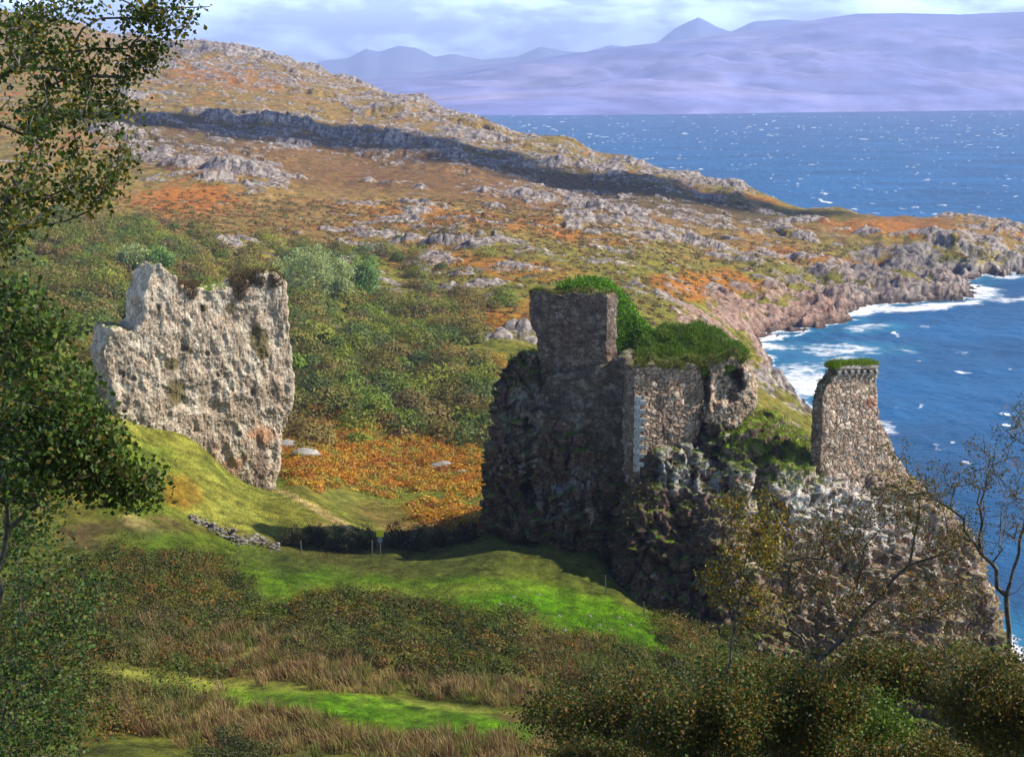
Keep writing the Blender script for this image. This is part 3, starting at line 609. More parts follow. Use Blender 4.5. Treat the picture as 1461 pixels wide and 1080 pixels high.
def blades(C, nrm, h, wd, rng, cols, bend=.5, dirv=(0,0,0)):
    """grass blades: a bent strip of two quads each"""
    n = len(C); d = nrm*.6 + rng.normal(size=(n,3))*.35 + np.array([0,0,.7]) + np.array(dirv); d /= np.linalg.norm(d,axis=1)[:,None]
    s = np.cross(d, rng.normal(size=(n,3))); s /= np.linalg.norm(s,axis=1)[:,None]; hh = (h*(.5+.8*rng.rand(n)))[:,None]
    fall = np.stack([rng.normal(size=n)*.4, rng.normal(size=n)*.4, -np.ones(n)*.6], 1)*bend + np.array(dirv)*bend
    p1 = C + d*hh*.55; p2 = C + d*hh*.95 + fall*hh*.5; w_ = wd
    V = np.stack([C-s*w_, C+s*w_, p1+s*w_*.8, p1-s*w_*.8, p2+s*w_*.15, p2-s*w_*.15], 1).reshape(-1,3)
    b = np.arange(n)[:,None]*6; Fq = np.concatenate([b+np.array([0,1,2,3]), b+np.array([3,2,4,5])], 0)
    return V, Fq, np.repeat(cols, 6, 0)

# ---- left rock fin
rng = np.random.RandomState(3)
FIN = [(145,470),(161,470),(180,476),(196,461),(197,425),(205,395),(213,380),(224,375),(238,386),(252,394),(256,408),(283,412),(309,414),(330,408),(353,400),(372,392),(390,391),(405,408),(409,440),(413,475),(417,520),(419,562),(410,600),(398,635),(394,700),(392,740),(296,720),(250,700),(214,660),(153,625),(150,570),(139,530),(131,505)]
FIN = [(x+14*min(1,max(0,(260-x)/100)), y) for x, y in FIN]
bm = bmesh.new(); prism_bm(bm, FIN, 115.5, 126.5, 3.4, 130, 420)
v, nr, f = remesh(bm, .10, 5)
v, nr, c = rocky(v, nr, f, .55, .20, .085, .20, 40, (.50,.41,.315), (.20,.165,.125), (.66,.60,.49), .42, .7, .82)
fpx, fpy = proj(v[:,0], v[:,1], v[:,2]); nb = fbm3(v/2.2, 4, 44)
c = lerp(c, (.50,.24,.12), ss(1.2,.4,ell(fpx,fpy,(350,640,55,50,-.6)))*.6*ss(-.2,.3,nb)); c = lerp(c, (.40,.28,.20), ss(.0,.4,nb)*.22)
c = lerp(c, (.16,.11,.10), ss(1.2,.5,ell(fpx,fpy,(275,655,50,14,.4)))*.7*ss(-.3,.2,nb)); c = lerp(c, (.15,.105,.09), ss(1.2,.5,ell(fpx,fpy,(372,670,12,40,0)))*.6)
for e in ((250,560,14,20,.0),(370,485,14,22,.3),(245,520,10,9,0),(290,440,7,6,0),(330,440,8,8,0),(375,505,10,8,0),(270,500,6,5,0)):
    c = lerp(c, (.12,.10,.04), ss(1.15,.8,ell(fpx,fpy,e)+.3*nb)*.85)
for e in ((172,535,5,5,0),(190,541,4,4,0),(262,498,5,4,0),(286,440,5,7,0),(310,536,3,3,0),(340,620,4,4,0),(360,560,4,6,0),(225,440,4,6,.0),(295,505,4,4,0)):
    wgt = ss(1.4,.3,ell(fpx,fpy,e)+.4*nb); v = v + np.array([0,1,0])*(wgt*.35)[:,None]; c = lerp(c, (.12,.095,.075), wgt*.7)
fin = empty('rock_pinnacle', P(270,690,121), 'tall pale fin of lichen speckled rock standing on the green slope', 'rock')
child('rock', npmesh('fin', v, f, M_ROCK, True, col=c), fin)
def surf_pick(v, nr, sel, n, rng):
    idx = np.flatnonzero(sel); idx = idx[rng.randint(len(idx), size=n)]; return v[idx] + rng.normal(size=(n,3))*.05, nr[idx]
sel = (((fpx > 253) & (fpx < 376) & (fpy < 408 + 14*np.sin(fpx/13.) + 10*np.sin(fpx/5.3))) | ((fpx>384)&(fpx<406)&(fpy<412)&(nb>0))) & (nr[:,2] > -.6)
pc, pn = surf_pick(v, nr, sel, 7000, rng)
H = blades(pc, pn, .42, .022, rng, pick([(.10,.07,.03),(.14,.08,.045),(.07,.08,.02),(.20,.13,.06)], len(pc), rng), .5)
H2 = tri_leaves(pc[:4000]+pn[:4000]*.12, .13, rng, pick([(.08,.09,.02),(.12,.07,.035),(.16,.09,.05)], 4000, rng))
a, b, cx_ = join([H, H2]); child('heather', npmesh('heather', a, b, M_LEAF, False, col=cx_), fin, label='brown heather tufts along the top edge')
print('fin', time.time()-T0)

# ---- castle rock
bm = bmesh.new()
hull_bm(bm, [P(*p) for p in [(700,752,106),(722,690,107),(728,630,107.2),(706,555,107.8),(722,513,109),(747,500,110),(772,522,109.5),(790,545,109.2),(880,560,109.4),(900,600,109),(900,720,104.5),(860,800,103.8),(740,770,105.2),(706,745,117),(722,600,117),(750,524,116.5),(900,540,121),(905,790,121)]])
hull_bm(bm, [P(*p) for p in [(895,720,103.6),(910,685,105),(950,640,105),(1010,600,107),(1075,600,108),(1060,645,104.5),(935,705,102.5),(900,800,101),(855,875,99.8),(1050,905,95.5),(1070,700,101),(905,600,120),(1075,580,121),(1100,780,122),(900,790,121)]])
hull_bm(bm, [P(*p) for p in [(1045,655,106),(1100,668,104),(1165,680,104),(1290,690,106),(1330,722,107),(1385,780,108),(1398,830,108),(1422,900,107),(1430,1000,106),(1050,905,95.5),(1180,1020,98.5),(1240,775,103),(1440,1090,104),(1180,1100,97),(1050,1080,94),(1120,725,100.8),(1080,620,120),(1290,670,118),(1400,810,118),(1420,930,118)]])
hull_bm(bm, [P(*p) for p in [(1058,590,112),(1100,600,112),(1162,655,110),(1165,672,105),(1060,650,106),(1060,580,119),(1100,590,120),(1165,640,119),(1060,800,119),(1170,800,119),(1110,690,104)]])
hull_bm(bm, [P(*p) for p in [(720,780,107),(860,850,102),(1050,900,96),(1050,1000,94),(860,960,100),(720,850,107),(1000,900,118),(700,800,118)]])
v, nr, f = remesh(bm, .115, 6)
v, nr, c = rocky(v, nr, f, 1.25, .50, .13, .24, 60, strata=.75, base=(.17,.115,.085), dark=(.035,.028,.025), pale=(.44,.42,.37), lich=.14, zs=.6, grass=.80)
spx_, spy_ = proj(v[:,0], v[:,1], v[:,2]); nb = fbm3(v/.9, 5, 64, .7)
wl_ = ss(1.2,.4,ell(spx_,spy_,(1200,730,190,60,.15)))*ss(-.06,.08,nb); c = lerp(c, (.60,.59,.55), wl_*.85)
wl_ = ss(1.2,.4,ell(spx_,spy_,(990,670,70,50,.1)))*ss(-.05,.08,nb); c = lerp(c, (.45,.45,.42), wl_*.75)
wl_ = ss(1.2,.4,ell(spx_,spy_,(750,590,40,60,.1)))*ss(-.1,.2,nb); c = lerp(c, (.42,.42,.37), wl_*.4)
wl_ = ss(1.2,.4,ell(spx_,spy_,(800,710,60,40,-.5)))*ss(.05,.2,nb); c = lerp(c, (.40,.42,.44), wl_*.4)
rgt = ss(1.2,.6,ell(spx_,spy_,(1240,800,230,150,.1))); c = lerp(c, (.40,.29,.22), rgt*ss(-.25,.2,nb)*.6); c = lerp(c, (.30,.16,.11), rgt*ss(-.1,.3,-nb)*.5); c = lerp(c, (.60,.57,.52), rgt*ss(.12,.24,fbm3(v/.45, 4, 66, .7))*.7)  # right side painted paler and warmer, sunlight put into the rock colour
wt = ss(1.2,.5,ell(spx_,spy_,(1190,725,150,45,.25))); c = lerp(c, (.74,.72,.67), wt*ss(-.02,.08,fbm3(v/.6, 4, 68, .7))*.85); c = lerp(c, (.10,.075,.06), rgt*ss(.10,.22,fbm3(v/1.9, 4, 69, .6))*.55)
c = lerp(c, (.13,.20,.03), ss(.45,.7,nr[:,2])*ss(1.2,.7,ell(spx_,spy_,(1090,630,80,60,.3))))
crag = empty('rock_stack', P(1050,900,100), 'massive brown and white rock stack carrying the ruined castle', 'rock')
child('rock', npmesh('stack', v, f, M_ROCK, True, col=c), crag)
# turf and scrub on the stack's ledges
sel = (nr[:,2] > .55) & (((spx_ > 1030)&(spx_<1180)&(spy_<700)&(v[:,1]>102)) | ((spx_>712)&(spx_<790)&(spy_<560)) | ((spx_>930)&(spx_<1180)&(spy_>640)&(spy_<730)&(nb>.05)))
pc, pn = surf_pick(v, nr, sel, 16000, rng)
H = blades(pc, pn, .38, .02, rng, pick([(.13,.20,.03),(.20,.24,.05),(.10,.17,.02),(.28,.24,.08)], len(pc), rng), .6)
child('turf', npmesh('turf', H[0], H[1], M_LEAF, False, col=H[2]), crag)
sel = ((spx_ > 850)&(spx_<930)&(spy_>690)&(spy_<760)) | ((spx_>960)&(spx_<1060)&(spy_>690)&(spy_<850)&(nb>.1)) | ((spx_>1060)&(spx_<1420)&(spy_>715)&(spy_<940)&(nb>.0)) | ((spx_>700)&(spx_<900)&(spy_>760)&(nb>-.05))
pc, pn = surf_pick(v, nr, sel & (nr[:,1] < .3), 27000, rng)
H = tri_leaves(pc+pn*(.1+.5*rng.rand(len(pc),1)**2), .16, rng, pick([(.10,.12,.025),(.20,.14,.035),(.16,.17,.03),(.26,.11,.04),(.22,.12,.06),(.08,.10,.02)], len(pc), rng))
child('scrub', npmesh('scrub', H[0], H[1], M_LEAF, False, col=H[2]), crag, label='small bushes and ivy rooted in the cracks')
print('stack', time.time()-T0)

# ---- castle
castle = empty('ruined_castle', P(900,700,107), 'ruined stone castle with square upper tower and ivy, on the rock stack', 'castle')
DK_SHADE = dict(red=.08, tint=(.13,.095,.075), pale=(.23,.18,.145), lich=.15)  # darker tints for the tower, its shade put into the stone colour
bm = bmesh.new()
TOW = [(753,417),(770,415),(800,421),(835,419),(866,421),(867,460),(865,490),(866,540),(775,560),(770,515),(765,506),(764,474),(757,470),(756,440)]
prism_bm(bm, TOW, 109.9, 106.3, 1.7, 753, 868)
v, nr, f = remesh(bm, .075, 1); v, nr, c = masonry(v, nr, f, (.55,.55,.24), .09, .17, seed=80, **DK_SHADE)
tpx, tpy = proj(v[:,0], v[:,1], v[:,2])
child('upper_tower', npmesh('tower', v, f, M_ROCK, True, col=c), castle, label='square upper tower block of coursed stone with shade in its tint')
sel = (nr[:,2] > .45) & (tpy < 432); TV, TN, TS = v, nr, sel
bm = bmesh.new()
prism_bm(bm, [(774,540),(800,533),(868,522),(884,508),(896,512),(897,760),(850,790),(770,720),(768,600)], 107.7, 105.5, 3.2, 770, 896)
v, nr, f = remesh(bm, .09, 2); v, nr, c = masonry(v, nr, f, (.6,.6,.32), .05, .22, seed=90, red=.05, tint=(.10,.08,.068), pale=(.17,.145,.125), lich=.2)  # lower wall tinted darker still, shade painted into its stone
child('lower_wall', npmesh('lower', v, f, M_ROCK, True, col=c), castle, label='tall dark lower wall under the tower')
bm = bmesh.new()
prism_bm(bm, [(905,524),(930,521),(960,519),(985,520),(1000,524),(1004,560),(1003,600),(985,650),(935,712),(905,715),(904,600)], 104.0, 106.2, 3.4, 905, 1003)
v, nr, f = remesh(bm, .07, 1); v, nr, c = masonry(v, nr, f, (.45,.45,.30), .11, .10, seed=100, tint=(.24,.175,.13), pale=(.42,.34,.265), lich=.25)
mpx, mpy = proj(v[:,0], v[:,1], v[:,2])
child('masonry_wall', npmesh('wallm', v, f, M_ROCK, True, col=c), castle, label='rubble stone wall with pale dressed corner stones')
bm = bmesh.new()
hull_bm(bm, [P(*p) for p in [(1006,518,106.2),(1062,508,107),(1078,545,107.6),(1076,582,107),(1045,612,105.8),(1004,600,105.8),(1006,540,105.8),(1062,512,112),(1078,580,113),(1010,520,112),(1010,610,112)]])
v, nr, f = remesh(bm, .08, 4); v, nr, c = masonry(v, nr, f, (.32,.32,.24), .14, .22, seed=110, tint=(.32,.24,.175), pale=(.50,.42,.33), lich=.4)
bpx, bpy_ = proj(v[:,0], v[:,1], v[:,2])
bno = fbm3(v/.8, 3, 118)
for e, dp in (((1036,556,22,22,-.5), 1.3), ((1008,555,5,34,.02), 1.3), ((1050,538,14,14,.6), 1.1)):
    wgt = ss(1.25,.5,ell(bpx,bpy_,e)+.5*bno)*(v[:,1] < 109); v = v + np.array([.15,1,0])*(wgt*dp)[:,None]
child('broken_buttress', npmesh('butt', v, f, M_ROCK, True, col=c), castle, label='crumbling end of the wall with a dark hollow')
# dressed corner stones: alternating long and short blocks
q0 = P(906,565,104.05); q1 = P(906,672,104.05); nq = 17; hq = (q0[2]-q1[2])/nq
for i in range(nq):
    lng = .78 if i % 2 else .40; lng += rng.rand()*.12
    bmq = bmesh.new(); bmesh.ops.create_cube(bmq, size=1)
    bmesh.ops.scale(bmq, vec=(lng, .5, hq*.93), verts=bmq.verts); bmesh.ops.bevel(bmq, geom=bmq.edges, offset=.02, segments=1)
    m = bpy.data.meshes.new('corner_stone'); bmq.to_mesh(m); bmq.free(); g_ = .27+.16*rng.rand()
    ca = m.attributes.new('col', 'FLOAT_COLOR', 'POINT')
    ca.data.foreach_set('color', np.tile([g_, g_*.96, g_*.9, 1], len(m.vertices)).astype(np.float32)); m.materials.append(M_ROCK)
    o = link('corner_stone', m, castle); wp = np.array([q0[0]-.05+lng/2, q0[1]+.12+rng.rand()*.03+lng*.04, q0[2]-hq*(i+.5)])
    o.location = [float(t) for t in wp-np.array(castle.location)]
# grass mound on the wall head
bm = bmesh.new()
hull_bm(bm, [P(*p) for p in [(908,505,107.5),(925,480,110),(955,464,112),(1000,463,113),(1040,484,112),(1062,506,109.5),(1064,522,107.5),(1000,532,106),(908,532,106),(915,500,119),(1050,500,119),(1060,560,119),(905,560,119)]])
v, nr, f = remesh(bm, .15, 6); v = v + nr*(fbm3(v/1.5, 4, 120)*.8)[:,None]; nr = normals(v, f)
c = np.tile(np.array([.08,.12,.02]), (len(v),1)); gpx, gpy = proj(v[:,0], v[:,1], v[:,2])
child('turf_mound', npmesh('mound', v, f, M_ROCK, True, col=c), castle)
pc, pn = surf_pick(v, nr, (nr[:,2] > .1) & (v[:,1] < 117), 26000, rng)
# hang the front fringe lower
H = blades(pc, pn, .55, .022, rng, pick([(.09,.18,.02),(.12,.22,.025),(.06,.12,.015),(.18,.20,.04)], len(pc), rng), .9)
qx = 905+160*rng.rand(5200); qy = 7*np.sin(qx/6.1)*np.sin(qx/17.) + 3*np.sin(qx/2.7) + np.interp(qx, [905,930,1000,1030,1065], [520,521,520,512,515]); qp = P(qx, qy-6+7*rng.rand(5200), np.interp(qx, [905,1003,1065], [103.9,106.0,106.9])); qn = np.tile(np.array([0,-.9,.2]), (5200,1))
H0 = blades(qp, qn, .5, .022, rng, pick([(.15,.17,.035),(.22,.20,.06),(.09,.14,.02)], 5200, rng), 1.5)
tp_ = TV[TS]; tk = fbm3(tp_/1.1, 3, 77) > -.02; tp_ = tp_[tk]; tp_ = tp_[rng.randint(len(tp_), size=2600)]
nb_ = blades(tp_, np.tile(np.array([0,0,1.]), (2600,1)), .38, .02, rng, pick([(.10,.16,.02),(.2,.20,.05),(.14,.12,.04)], 2600, rng), .7)
a, b, cx_ = join([H, nb_, H0]); child('long_grass', npmesh('mgrass', a, b, M_LEAF, False, col=cx_), castle)
# ivy clad stub behind the tower
bm = bmesh.new()
hull_bm(bm, [P(*p) for p in [(800,408,110.4),(830,400,111),(862,403,111),(870,412,110),(800,424,110.4),(866,424,109),(800,408,112),(862,403,113)]])
hull_bm(bm, [P(*p) for p in [(862,403,111),(884,420,111),(905,452,111),(874,440,109.6),(871,500,109.6),(880,520,109.8),(905,505,111),(862,403,114),(905,452,114),(905,520,114),(870,520,113)]])
hull_bm(bm, [P(*p) for p in [(888,432,111),(915,462,111),(935,482,111),(935,515,110),(890,525,110),(888,440,114),(930,482,114),(930,520,114),(890,520,114)]])
v, nr, f = remesh(bm, .15, 5); c = np.tile(np.array([.06,.07,.025]), (len(v),1))
child('ivy_wall', npmesh('stub', v, f, M_ROCK, True, col=c), castle, label='wall stump smothered in bright green ivy')
pc, pn = surf_pick(v, nr, v[:,1] < 113.5, 22000, rng)
H = tri_leaves(pc+pn*(.05+.35*rng.rand(len(pc),1)**2)+rng.normal(size=(len(pc),3))*.08, .15, rng, pick([(.09,.21,.015),(.13,.28,.02),(.06,.14,.015),(.17,.30,.03)], len(pc), rng), aspect=.8)
child('ivy', npmesh('ivy', H[0], H[1], M_LEAF, False, col=H[2]), castle)
print('castle', time.time()-T0)

# ---- right wall fragment
frag = empty('ruined_wall', P(1225,690,105), 'tall ragged stone wall fragment beside the sea with grassy top', 'wall')
FR = [(x+7 if x<1200 else x, y) for x, y in [(1163,662),(1166,600),(1165,570),(1172,552),(1182,540),(1190,527),(1203,522),(1215,520),(1250,520),(1251,545),(1252,575),(1256,600),(1268,620),(1278,646),(1292,670),(1300,720),(1170,720)]]
bm = bmesh.new(); prism_bm(bm, FR, 103.8, 109.0, 1.05, 1163, 1295)
v, nr, f = remesh(bm, .065, 1); v, nr, c = masonry(v, nr, f, (.42,.42,.30), .11, .10, seed=130, tint=(.30,.22,.165), pale=(.50,.41,.32), mort=(.13,.105,.085), lich=.35)
rpx, rpy = proj(v[:,0], v[:,1], v[:,2])
c = lerp(c, (.45,.20,.14), ss(1.3,.3,ell(rpx,rpy,(1243,575,10,9,0)))*.7)
child('masonry', npmesh('frag', v, f, M_ROCK, True, col=c), frag)
bmq = bmesh.new()
for i in range(7):
    px_ = 1197 + i*9; pp = P(px_, 530.5 if i > 1 else 532, 103.8 + (px_-1163)*.0394-.12)
    t = bmesh.new(); bmesh.ops.create_cube(t, size=1); bmesh.ops.scale(t, vec=(.2,.62,.24), verts=t.verts); bmesh.ops.translate(t, vec=pp, verts=t.verts)
    m = bpy.data.meshes.new('corbel'); t.to_mesh(m); t.free()
    m.attributes.new('col', 'FLOAT_COLOR', 'POINT').data.foreach_set('color', np.tile([.42,.38,.32,1], len(m.vertices)).astype(np.float32)); m.materials.append(M_ROCK)
    child('corbel', m, frag)
bmq.free()
bm = bmesh.new(); prism_bm(bm, [(1192,527.0),(1203,521),(1254,520),(1254,526.0)], 104.7, 107.1, 1.2, 1192, 1254)
v2, nr2, f2_ = remesh(bm, .07, 1); v2, nr2, c2 = masonry(v2, nr2, f2_, (.5,.5,.14), .05, .05, seed=140, tint=(.33,.27,.21), pale=(.48,.42,.35))
child('coping', npmesh('coping', v2, f2_, M_ROCK, True, col=c2), frag)
pc, pn = surf_pick(v2, nr2, nr2[:,2] > .4, 3600, rng)
H = blades(pc, pn, .36, .022, rng, pick([(.16,.26,.02),(.22,.28,.03),(.11,.19,.02)], len(pc), rng), .6)
pc, pn = surf_pick(v, nr, (nr[:,2] > .35)&(rpx<1200), 1500, rng); H2 = blades(pc, pn, .2, .02, rng, pick([(.12,.15,.03),(.09,.11,.02)], len(pc), rng), .6)
a, b, cx_ = join([H, H2]); child('grass_cap', npmesh('cap', a, b, M_LEAF, False, col=cx_), frag)
print('frag', time.time()-T0)
HAZE = True; HZD = 1.35e-4
#PART2
# ------------------------------------------------------------------ ground cover
rng = np.random.RandomState(11)
AW = (np.maximum(Y, 0)*(np.maximum(Y, 0)+35)); PXT, PYT = BPX, BPY
def scatter(ells, n, ymin=55, ymax=430, ragged=.35, avoid_rock=True, cut=1.15):
    wgt = np.zeros(len(X))
    for e in ells:
        r = ell(WPX, WPY, e) + ragged*n3; wgt = np.maximum(wgt, (e[5] if len(e) > 5 else 1)*ss(cut, .8, r))
    lane = ss(1.0, 1.25, ell(PXT, PYT, (450,1000,330,15,.125)) + .25*n3)*ss(1.0, 1.25, ell(PXT, PYT, (640,1025,150,22,.12)) + .25*n3); wgt *= lane
    wgt *= AW*(Y > ymin)*(Y < ymax)*(Z > 1)
    if avoid_rock: wgt *= (RK < .3)
    cdf = np.cumsum(wgt); idx = np.searchsorted(cdf, rng.rand(n)*cdf[-1]); idx = np.clip(idx, 0, len(X)-1)
    x = X[idx] + rng.normal(size=n)*.25; y = Y[idx] + rng.normal(size=n)*.4
    return np.stack([x, y, Z[idx]], 1)
def template(n, rng, lump=.35, size=.3, aspect=.7):
    d = rng.normal(size=(n,3)); d[:,2] = np.abs(d[:,2])*1.0 - .15; d /= np.linalg.norm(d,axis=1)[:,None]
    r = (1 + lump*fbm3(d*1.9 + rng.rand()*50, 2, 5))*(1-.35*rng.rand(n)**2)
    C = d*r[:,None]; q = d*1.1 + np.array([0,0,.35]) + rng.normal(size=(n,3))*.5; q /= np.linalg.norm(q,axis=1)[:,None]
    s = np.cross(q, rng.normal(size=(n,3))); s /= np.linalg.norm(s,axis=1)[:,None]; t = np.cross(q, s); sz = size*(.6+.8*rng.rand(n))[:,None]*.5
    return np.stack([C-s*sz, C+t*sz*aspect, C+s*sz, C-t*sz*aspect], 1)      # n,4,3
def bushes(name, pos, rad, hgt, pal, nleaf, leaf, rng, lump=.35, var=.2, bvar=.15, nt=7, aspect=.7, lean=0):
    """one mesh of many bushes; rad/hgt arrays in metres"""
    T_ = [template(nleaf, rng, lump, 1.0, aspect) for _ in range(nt)]
    Ts = []
    n = len(pos); V = np.empty((n, nleaf, 4, 3), np.float32); pal = np.array(pal); C = np.empty((n, nleaf, 3), np.float32)
    for i in range(n):
        t = T_[rng.randint(nt)]; c = t.mean(1, keepdims=True); a = rng.rand()*6.28; ca, sa = math.cos(a), math.sin(a)
        R = np.array([[ca,-sa,0],[sa,ca,0],[0,0,1]])
        cc = c*np.array([rad[i], rad[i], hgt[i]]); q = (cc + (t-c)*leaf)@R.T
        if lean: q[...,0] += q[...,2]*lean
        V[i] = q + pos[i]
        bc = pal[rng.randint(len(pal))]*(1+bvar*(rng.rand()*2-1)); C[i] = bc*(1+var*(rng.rand(nleaf,1)*2-1))
    V = V.reshape(-1,3); C = np.clip(np.repeat(C.reshape(-1,3), 4, 0), .003, .9)
    return V, np.arange(len(V)).reshape(-1,4), C
SCR = [(.13,.12,.035),(.15,.11,.04),(.085,.115,.022),(.10,.14,.025),(.075,.10,.022),(.13,.15,.03),(.12,.10,.03),(.14,.12,.035),(.17,.18,.04),(.07,.095,.03),(.13,.10,.04)]
E = [(100,420,230,110,.1),(60,500,160,70,.2),(450,530,90,110,.2),(570,540,160,80,.35),(560,470,120,40,.1,.8),(640,590,90,50,.3),(450,590,60,40,0),(350,370,300,30,.0,.45),(640,430,100,16,0,.5),(500,440,90,24,0,.7),(610,420,60,12,0,.5)]
pos = scatter(E, 1050, 130, 420, .5); s_ = 1.5+2.6*rng.rand(len(pos))**1.4
b = bushes('scrub', pos, s_*1.0, s_*.85, np.array(SCR)*1.65, 620, .40, rng, .6, .12, .35)
link('scrub_thicket', npmesh('scrub', b[0], b[1], M_LEAF, False, col=b[2]), kind='stuff')
pos = scatter([(560,660,190,40,.1),(450,650,80,44,.1),(680,525,44,22,.1),(735,463,60,9,0),(640,735,50,20,.2),(600,490,60,12,.3,.6),(590,478,70,9,.4,.8),(500,600,60,8,.3,.8),(640,640,50,14,.2),(560,430,50,8,.2,.7)], 2600, 110, 420, .7); s_ = .45+.9*rng.rand(len(pos))**1.5
b = bushes('bracken', pos, s_*1.1, s_*.6, np.array([(.38,.17,.04),(.42,.24,.055),(.30,.13,.045),(.36,.28,.07),(.20,.20,.045),(.38,.20,.05)])*1.3, 80, .26, rng, .4)
link('bracken', npmesh('bracken', b[0], b[1], M_LEAF, False, col=b[2]), kind='stuff')
pos = scatter([(590,910,230,52,.12),(200,855,190,42,.05),(260,830,120,36,.0),(230,945,90,26,.1,.8),(120,900,150,90,0),(860,960,70,50,.2),(420,905,60,40,.2,.8),(930,980,120,40,0),(1000,905,70,26,.1),(60,1000,160,60,0),(1250,900,220,60,0,1),(1450,900,80,80,0,1)], 1500, 56, 118, .55, False); s_ = .5+.95*rng.rand(len(pos))**1.4
b = bushes('bramble', pos, s_*1.2, s_*.75, [(.08,.10,.02),(.10,.12,.022),(.06,.08,.018),(.13,.12,.03),(.12,.09,.03),(.19,.10,.03),(.09,.13,.02),(.05,.07,.015)], 300, .13, rng, .6, .25, .35)
link('brambles', npmesh('bramble', b[0], b[1], M_LEAF, False, col=b[2]), kind='stuff')
pos = scatter([(500,350,400,60,.1,.8),(850,330,300,40,.15,.8),(800,420,200,60,.1,.8),(700,400,200,70,.1,.8),(1000,390,140,30,.1,.8),(1200,345,200,24,.1,.8)], 3600, 200, 520, .3); s_ = .35+.9*rng.rand(len(pos))**2
b = bushes('tussocks', pos, s_*1.3, s_*.6, [(.24,.17,.06),(.30,.20,.08),(.19,.17,.05),(.30,.15,.05),(.16,.12,.05),(.22,.22,.07)], 34, .5, rng, .4)
link('moor_vegetation', npmesh('tussocks', b[0], b[1], M_LEAF, False, col=b[2]), kind='stuff')
# rushes
pos = scatter([(330,935,200,34,.05),(520,975,330,16,.10),(700,985,110,16,.1),(260,1025,110,34,.1),(400,1040,90,26,.2),(560,1070,240,20,.05),(700,1055,60,12,0),(800,1060,60,20,0),(820,950,70,40,.3,.6),(200,890,120,20,0,.5)], 950, 56, 110, .55, False)
nb2 = 46; base = np.repeat(pos, nb2, 0) + rng.normal(size=(len(pos)*nb2,3))*np.array([.20,.20,.02]); hh = np.repeat(.4+.6*rng.rand(len(pos)), nb2)
n_ = len(base); up = np.tile(np.array([0,0,1.]), (n_,1)); rel = base - np.repeat(pos, nb2, 0); up = up + rel*1.6
bc = np.array([(.26,.18,.09),(.36,.27,.14),(.20,.13,.07),(.15,.17,.05),(.30,.24,.10)])[np.repeat(rng.randint(5, size=len(pos)), nb2)]*(.7+.6*rng.rand(n_,1))
V_, F_, C_ = blades(base, up*1.5, hh, .020, rng, bc, .35, (-.28,0,.25))
link('rushes', npmesh('rushes', V_, F_, M_LEAF, False, col=C_), kind='stuff')
# grass sward of the near field and the spur
pos = scatter([(720,860,280,28,.12),(870,890,160,34,.32),(300,700,230,70,.38),(160,600,70,90,.6),(300,800,140,40,.15),(420,990,340,14,.1),(560,1020,240,24,.12),(330,1010,140,22,.08),(620,1040,330,50,.05),(600,715,90,30,0)], 90000, 56, 150, .3, False)
pal = pick([(.10,.20,.02),(.15,.22,.03),(.20,.24,.05),(.09,.16,.02)], len(pos), rng)
V_, F_, C_ = blades(pos, np.tile(np.array([0,0,1.]), (len(pos),1)), .13, .016, rng, pal, .6)
link('grass', npmesh('grass', V_, F_, M_LEAF, False, col=C_), kind='stuff')
print('cover', time.time()-T0)

# ------------------------------------------------------------------ trees
def grow(skel, targets, rng, step=.5, curl=.18, k0=.45):
    """skel: list of polylines (first starts at root; others start at the nearest existing node). returns nodes, parents"""
    Nn = []; Pa = []
    def add(p, pa): Nn.append(np.array(p, float)); Pa.append(pa); return len(Nn)-1
    for line in skel:
        line = [np.array(q, float) for q in line]
        if not Nn: cur = add(line[0], -1)
        else: cur = int(np.argmin(np.linalg.norm(np.array(Nn)-line[0], axis=1)))
        for q in line[1:]:
            p0 = Nn[cur]; d = np.linalg.norm(q-p0); m = max(1, int(d/step))
            for k in range(1, m+1):
                cur = add(p0 + (q-p0)*k/m + rng.normal(size=3)*curl*step*.5*(k < m), cur)
    root = Nn[0]; tg = targets[np.argsort(np.linalg.norm(targets-root, axis=1))]
    buf = np.zeros((len(Nn)+len(tg)*40, 3)); buf[:len(Nn)] = Nn; dist = [0.0]
    for i in range(1, len(Nn)): dist.append(dist[Pa[i]] + np.linalg.norm(Nn[i]-Nn[Pa[i]]))
    tips = []; dist = dist + [0]*(len(buf)-len(dist)); dist = np.array(dist); cnt = len(Nn)
    for q in tg:
        dd = np.linalg.norm(buf[:cnt]-q, axis=1) + k0*dist[:cnt]*.35
        j = int(np.argmin(dd)); p0 = buf[j].copy(); L_ = np.linalg.norm(q-p0); m = min(38, max(1, int(L_/step)))
        off = rng.normal(size=3)*curl*L_; off[2] += .12*L_; cur = j
        for k in range(1, m+1):
            t = k/m; p = p0 + (q-p0)*t + off*math.sin(t*math.pi)*.5 + rng.normal(size=3)*step*.06
            if cnt >= len(buf): break
            buf[cnt] = p; Pa.append(cur); dist[cnt] = dist[cur] + np.linalg.norm(p-buf[cur]); cur = cnt; cnt += 1
        tips.append(cur)
    return buf[:cnt], np.array(Pa), np.array(tips)
